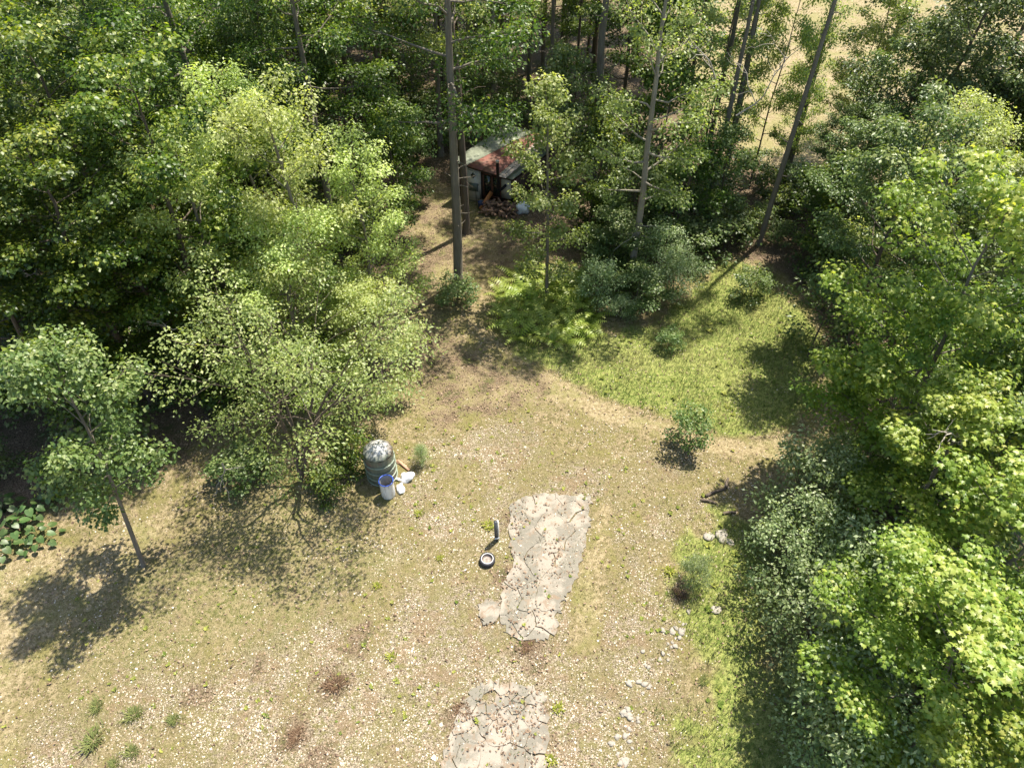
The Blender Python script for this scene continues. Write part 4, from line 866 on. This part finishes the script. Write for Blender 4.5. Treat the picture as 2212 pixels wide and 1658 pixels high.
# stones along the lawn edge and flat flags by the shrubs
sm = plain("fieldstone", (.30, .27, .22), .9, var=.22, scale=7, b=.02)
SB = [lump("stone", 30 + k, 1, .75, .45, sm, .35, 2) for k in range(4)]
def stone(k, px, py, s, lb, group=None, fl=1):
    p = at(px, py); o = obj("stone", SB[k % 4], None, (p[0], p[1], g0(*p[:2]) + .10 * s), (0, 0, k * 1.3)); o.scale = (s, s, s * fl); tag(o, lb, "stone", group)
stone(0, 1530, 1162, .24, "left flat flagstone by the grey green shrub", fl=.6); stone(1, 1557, 1160, .30, "right flat flagstone against the grey green shrub", fl=.6); stone(2, 1575, 1172, .18, "small flagstone below the flat pair", fl=.6)
stone(3, 1472, 1365, .16, "round boulder where the stone row bends"); stone(0, 1546, 1318, .22, "lone white flat stone in the right lawn grass", fl=.6); stone(1, 1487, 1322, .10, "little white stone in the right lawn grass")
g = np.random.default_rng(12)
for k in range(46):
    t = g.random(); px = np.interp(t, [0, .3, .6, 1], [1470, 1420, 1370, 1330]) + g.normal(0, 14); py = np.interp(t, [0, .3, .6, 1], [1350, 1430, 1520, 1680]) + g.normal(0, 12)
    stone(k, px, py, g.uniform(.05, .13), "pale rubble stone in the row along the right lawn", "rubble stones along the right lawn")
for k, (px, py, rz, L, lb) in enumerate([(1545, 1065, .4, .9, "dark log at the upper lawn edge by the shrub"), (1530, 1085, -.3, .6, "thin stick lying left of the grey green shrub"), (1570, 1045, 1.2, .5, "stump like log under the shrub's left side"), (1575, 1110, .1, .5, "short brown log against the grey green shrub")]):
    p = at(px, py); A = Acc(); A.tube([[-L / 2, 0, 0], [0, .03, .02], [L / 2, 0, 0]], [.06, .055, .045], 7, True); o = obj("fallen_log", A.mesh("fallen_log", BK["brown"]), None, (p[0], p[1], g0(*p[:2]) + .05), (0, 0, rz)); tag(o, lb, "log")

# ------------------------------------------------------------------ ground cover (nobody could count it)
def scatter(n, seed, dens, box=(-26, 24, 6, 40)):
    g = np.random.default_rng(seed); X = np.column_stack([g.uniform(box[0], box[1], n), g.uniform(box[2], box[3], n)])
    X = X[np.abs(X[:, 0]) < .75 * (X[:, 1] * .707 + 16) + .5]
    Z = zones(X); onpad = np.maximum(sdist(PADS[0], X), sdist(PADS[1], X)) > -.05
    keep = g.random(len(X)) < dens(Z, X, onpad); return X[keep], {k: v[keep] for k, v in Z.items()}, g
def sz(X): return gz(X[:, 0], X[:, 1]) + .058 * (np.maximum(sdist(PADS[0], X), sdist(PADS[1], X)) > .02)
def blades(name, X, g, h, w, col, mat, bend=.5):
    n = len(X); a = g.uniform(0, 6.28, n); d = np.stack([np.cos(a), np.sin(a)], -1); s = np.stack([-d[:, 1], d[:, 0]], -1); z = sz(X) - .01
    P0 = np.column_stack([X - s * w[:, None] / 2, z]); P1 = np.column_stack([X + s * w[:, None] / 2, z])
    lean = g.uniform(.2, 1.0, n) * bend
    mid = np.column_stack([X + d * (h * lean * .35)[:, None], z + h * .6]); M0 = mid - np.column_stack([s * w[:, None] * .35, np.zeros(n)]); M1 = mid + np.column_stack([s * w[:, None] * .35, np.zeros(n)])
    T = np.column_stack([X + d * (h * lean)[:, None], z + h * (1 - .35 * lean)])
    V = np.stack([P0, P1, M0, M1, T], 1).reshape(-1, 3); b = np.arange(n) * 5
    F = np.stack([np.stack([b, b + 1, b + 3], -1), np.stack([b, b + 3, b + 2], -1), np.stack([b + 2, b + 3, b + 4], -1)], 1).reshape(-1, 3)
    return mesh_np(name, V, F, mat, col=np.repeat(col, 3, 0))
GM = colmat("grass_blades", .7, .3)
def lerp(a, b, t): return np.asarray(a) * (1 - t[:, None]) + np.asarray(b) * t[:, None]
X, Z, g = scatter(300000, 1, lambda Z, X, o: np.where(o, .45 * ss(fbm(X, 1.7, 72), .46, .60), (.62 - .35 * Z["grav"] - .25 * Z["tan"] + .3 * Z["lush"]) * (1 - .95 * Z["wood"]) * (1 - .7 * Z["brown"]) * (1 - .5 * Z["path"])))
t = np.clip(fbm(X, .7, 61) * 1.6 - .45 + g.normal(0, .28, len(X)) + .35 * Z["tan"] - .25 * Z["lush"] - .15 * Z["moss"], 0, 1)
c = lerp((.125, .16, .035), (.36, .30, .16), t) * g.uniform(.6, 1.3, len(X))[:, None]
tag(obj("lawn_grass", blades("lawn_grass", X, g, g.uniform(.04, .11, len(X)), g.uniform(.012, .024, len(X)), c, GM, .9)), kind="stuff")
X, Z, g = scatter(110000, 2, lambda Z, X, o: np.where(o, 0, np.clip(Z["lush"] * 1.3 * (.25 + .95 * ss(fbm(X, .8, 63), .3, .62)), 0, 1) * (1 - .6 * Z["wood"])), (-4, 20, 6, 34))
t = np.clip(fbm(X, .6, 64) * 2.2 - .65 + g.normal(0, .28, len(X)), 0, 1)
c = lerp((.12, .19, .038), (.40, .37, .155), t) * g.uniform(.6, 1.25, len(X))[:, None]
tag(obj("tall_grass", blades("tall_grass", X, g, g.uniform(.12, .34, len(X)), g.uniform(.014, .026, len(X)), c, GM, .8)), kind="stuff")
# bleached chips and gravel
X, Z, g = scatter(300000, 3, lambda Z, X, o: np.where(o, .08, np.clip(Z["grav"] * 1.0 * (.20 + .80 * ss(fbm(X, .7, 66), .33, .60)) + .12 * ss(fbm(X, 1.1, 67), .45, .7) + .02, 0, 1) * (1 - .9 * Z["wood"]) * (1 - .6 * Z["brown"]) * (1 - .8 * Z["path"])), (-20, 14, 5, 26))
n = len(X); r = g.gamma(2.4, .0046, n) + .006; z = sz(X); a = g.uniform(0, 6.28, n); V = []
for k in range(4):
    rr = r * g.uniform(.6, 1.3, n); V.append(np.column_stack([X[:, 0] + rr * np.cos(a + k * 1.57), X[:, 1] + rr * np.sin(a + k * 1.57), z + g.uniform(0, .5, n) * r]))
V.append(np.column_stack([X, z + r * g.uniform(.4, 1.2, n)])); V = np.stack(V, 1).reshape(-1, 3); b = np.arange(n) * 5
F = np.stack([np.stack([b + k, b + (k + 1) % 4, b + 4], -1) for k in range(4)], 1).reshape(-1, 3)
t = np.clip(g.normal(.45, .35, n), 0, 1); c = lerp((.20, .15, .095), (.60, .53, .42), t)
tag(obj("gravel", mesh_np("gravel", V, F, colmat("gravel_chips", .85), col=np.repeat(c, 4, 0))), kind="stuff")
# fallen leaves
X, Z, g = scatter(170000, 4, lambda Z, X, o: np.clip(np.where(o, .40 * ss(fbm(X, 1.3, 71), .50, .62), 0) + .5 * Z["brown"] + .5 * Z["wood"] + .40 * Z["path"] + .10, 0, 1), (-28, 26, 6, 48))
n = len(X); r = g.uniform(.02, .05, n); z = sz(X) + g.uniform(.004, .05, n); a = g.uniform(0, 6.28, n); V = []
for k in range(4):
    rr = r * (1.3 if k % 2 else .7); V.append(np.column_stack([X[:, 0] + rr * np.cos(a + k * 1.57), X[:, 1] + rr * np.sin(a + k * 1.57), z + g.uniform(-.4, .6, n) * r]))
V = np.stack(V, 1).reshape(-1, 3); b = np.arange(n) * 4; F = np.stack([b, b + 1, b + 2, b + 3], -1)
c = lerp((.09, .055, .035), (.34, .245, .16), np.clip(g.normal(.4, .3, n), 0, 1))
tag(obj("fallen_leaves", mesh_np("fallen_leaves", V, F, colmat("fallen_leaves", .8), col=c)), kind="stuff")

# low broadleaf weeds, sprinkled everywhere
X, Z, g = scatter(9000, 5, lambda Z, X, o: np.where(o, .12, (.12 + .10 * Z["lush"] + .25 * Z["grav"]) * ss(fbm(X, .6, 81), .32, .66) * (1 - .8 * Z["wood"])), (-18, 14, 5, 30))
n = len(X); z = sz(X); rr = g.uniform(.03, .085, n) * (1 + .8 * Z["lush"]); a0 = g.uniform(0, 6.28, n); V = []
for k in range(7):
    a = a0 + k * .9 + g.normal(0, .2, n); L = rr * g.uniform(.6, 1.4, n); w = L * .34; d = np.stack([np.cos(a), np.sin(a)], -1); sd = np.stack([-d[:, 1], d[:, 0]], -1); h = L * g.uniform(.25, 1.1, n)
    V += [np.column_stack([X, z]), np.column_stack([X + d * (L * .55)[:, None] + sd * w[:, None], z + h * .8]), np.column_stack([X + d * L[:, None], z + h]), np.column_stack([X + d * (L * .55)[:, None] - sd * w[:, None], z + h * .8])]
V = np.stack(V, 1).reshape(-1, 3); b = np.arange(n * 7) * 4; F = np.stack([b, b + 1, b + 2, b + 3], -1)
c = lerp((.13, .19, .03), (.36, .37, .08), np.clip(g.normal(.5, .3, n), 0, 1)); tag(obj("low_weeds", mesh_np("low_weeds", V, F, GM, col=np.repeat(c, 7, 0))), kind="stuff")
# tufts and weeds one can point at
def tuft_mesh(seed, n, h, w, r, ca, cb):
    g = np.random.default_rng(seed); X = g.normal(0, r, (n, 2)); t = g.random(n)
    a = np.arctan2(X[:, 1], X[:, 0]) + g.normal(0, .5, n); d = np.stack([np.cos(a), np.sin(a)], -1); s = np.stack([-d[:, 1], d[:, 0]], -1); hh = h * g.uniform(.5, 1.2, n); ww = w * g.uniform(.6, 1.3, n)
    P0 = np.column_stack([X - s * ww[:, None] / 2, np.full(n, -.03)]); P1 = np.column_stack([X + s * ww[:, None] / 2, np.full(n, -.03)]); mid = np.column_stack([X + d * (hh * .3)[:, None], hh * .65])
    M0 = mid - np.column_stack([s * ww[:, None] * .5, np.zeros(n)]); M1 = mid + np.column_stack([s * ww[:, None] * .5, np.zeros(n)]); T = np.column_stack([X + d * (hh * .75)[:, None], hh * .85])
    V = np.stack([P0, P1, M0, M1, T], 1).reshape(-1, 3); b = np.arange(n) * 5
    F = np.stack([np.stack([b, b + 1, b + 3], -1), np.stack([b, b + 3, b + 2], -1), np.stack([b + 2, b + 3, b + 4], -1)], 1).reshape(-1, 3)
    return mesh_np("grass_tuft", V, F, GM, col=np.repeat(lerp(ca, cb, t), 3, 0))
TG = tuft_mesh(1, 170, .15, .014, .085, (.11, .15, .045), (.26, .27, .09)); TY_ = tuft_mesh(2, 60, .14, .04, .07, (.20, .24, .035), (.40, .40, .07)); TD = tuft_mesh(3, 260, .13, .014, .085, (.12, .07, .04), (.26, .17, .10))
for me, s, px, py, lb in [(TG, 1.3, 210, 1525, "round green grass tuft upper left of three on the gravel"), (TG, 1.6, 290, 1545, "wide green grass tuft right of the round one"), (TG, 2.0, 205, 1600, "largest green grass tuft near the bottom left"), (TG, 1.3, 285, 1625, "green grass tuft at the bottom edge"), (TG, 1.2, 380, 1555, "green tuft on pale ground right of the others"), (TG, 1.0, 250, 1650, "green tuft cut by the bottom edge"),
                          (TY_, 1.2, 1055, 1135, "yellow green weed at the metal post"), (TY_, 1.0, 905, 1110, "yellow weed on the gravel below the white bags"), (TY_, 1.0, 845, 1420, "yellow weed above the lower concrete"), (TY_, 1.1, 1205, 1530, "weed at the lower concrete's right edge"), (TY_, .9, 815, 1265, "yellow weed in the mossy grass"), (TY_, 1.2, 1445, 1235, "yellow weed left of the thin shrublet"),
                          (TY_, 1.0, 1190, 1640, "weed in the bottom crack of the lower concrete"), (TY_, .8, 950, 1205, "weed left of the old tyre"), (TG, 1.2, 1610, 1500, "green tuft against the right shrub row"), (TG, 1.0, 1520, 1470, "green tuft in the middle of the right lawn"),
                          (TD, 1.8, 725, 1478, "dark brown dead weed mat on the gravel"), (TD, 1.5, 1000, 1535, "brown dead weed clump on the lower concrete's corner"), (TD, 1.4, 640, 1590, "brown dead weed clump near the bottom"), (TD, 1.3, 1470, 1285, "dead twiggy clump under the thin shrublet"), (TD, 1.2, 1140, 1398, "brown dead clump below the upper concrete")]:
    p = at(px, py); o = obj("grass_tuft" if me is TG else "weed" if me is TY_ else "dead_weed", me, None, (p[0], p[1], g0(*p[:2])), (0, 0, px * .1)); o.scale = (s, s * (.65 if me is TD else .85), s * (.55 if me is TD else .8)); tag(o, lb, "weed" if me is not TG else "grass tuft")
tris = sum(len(o.data.loop_triangles) if False else sum(1 for _ in ()) for o in ())
print("MESH POLYS", sum(len(m.polygons) for m in bpy.data.meshes), "OBJECTS", len(bpy.data.objects))
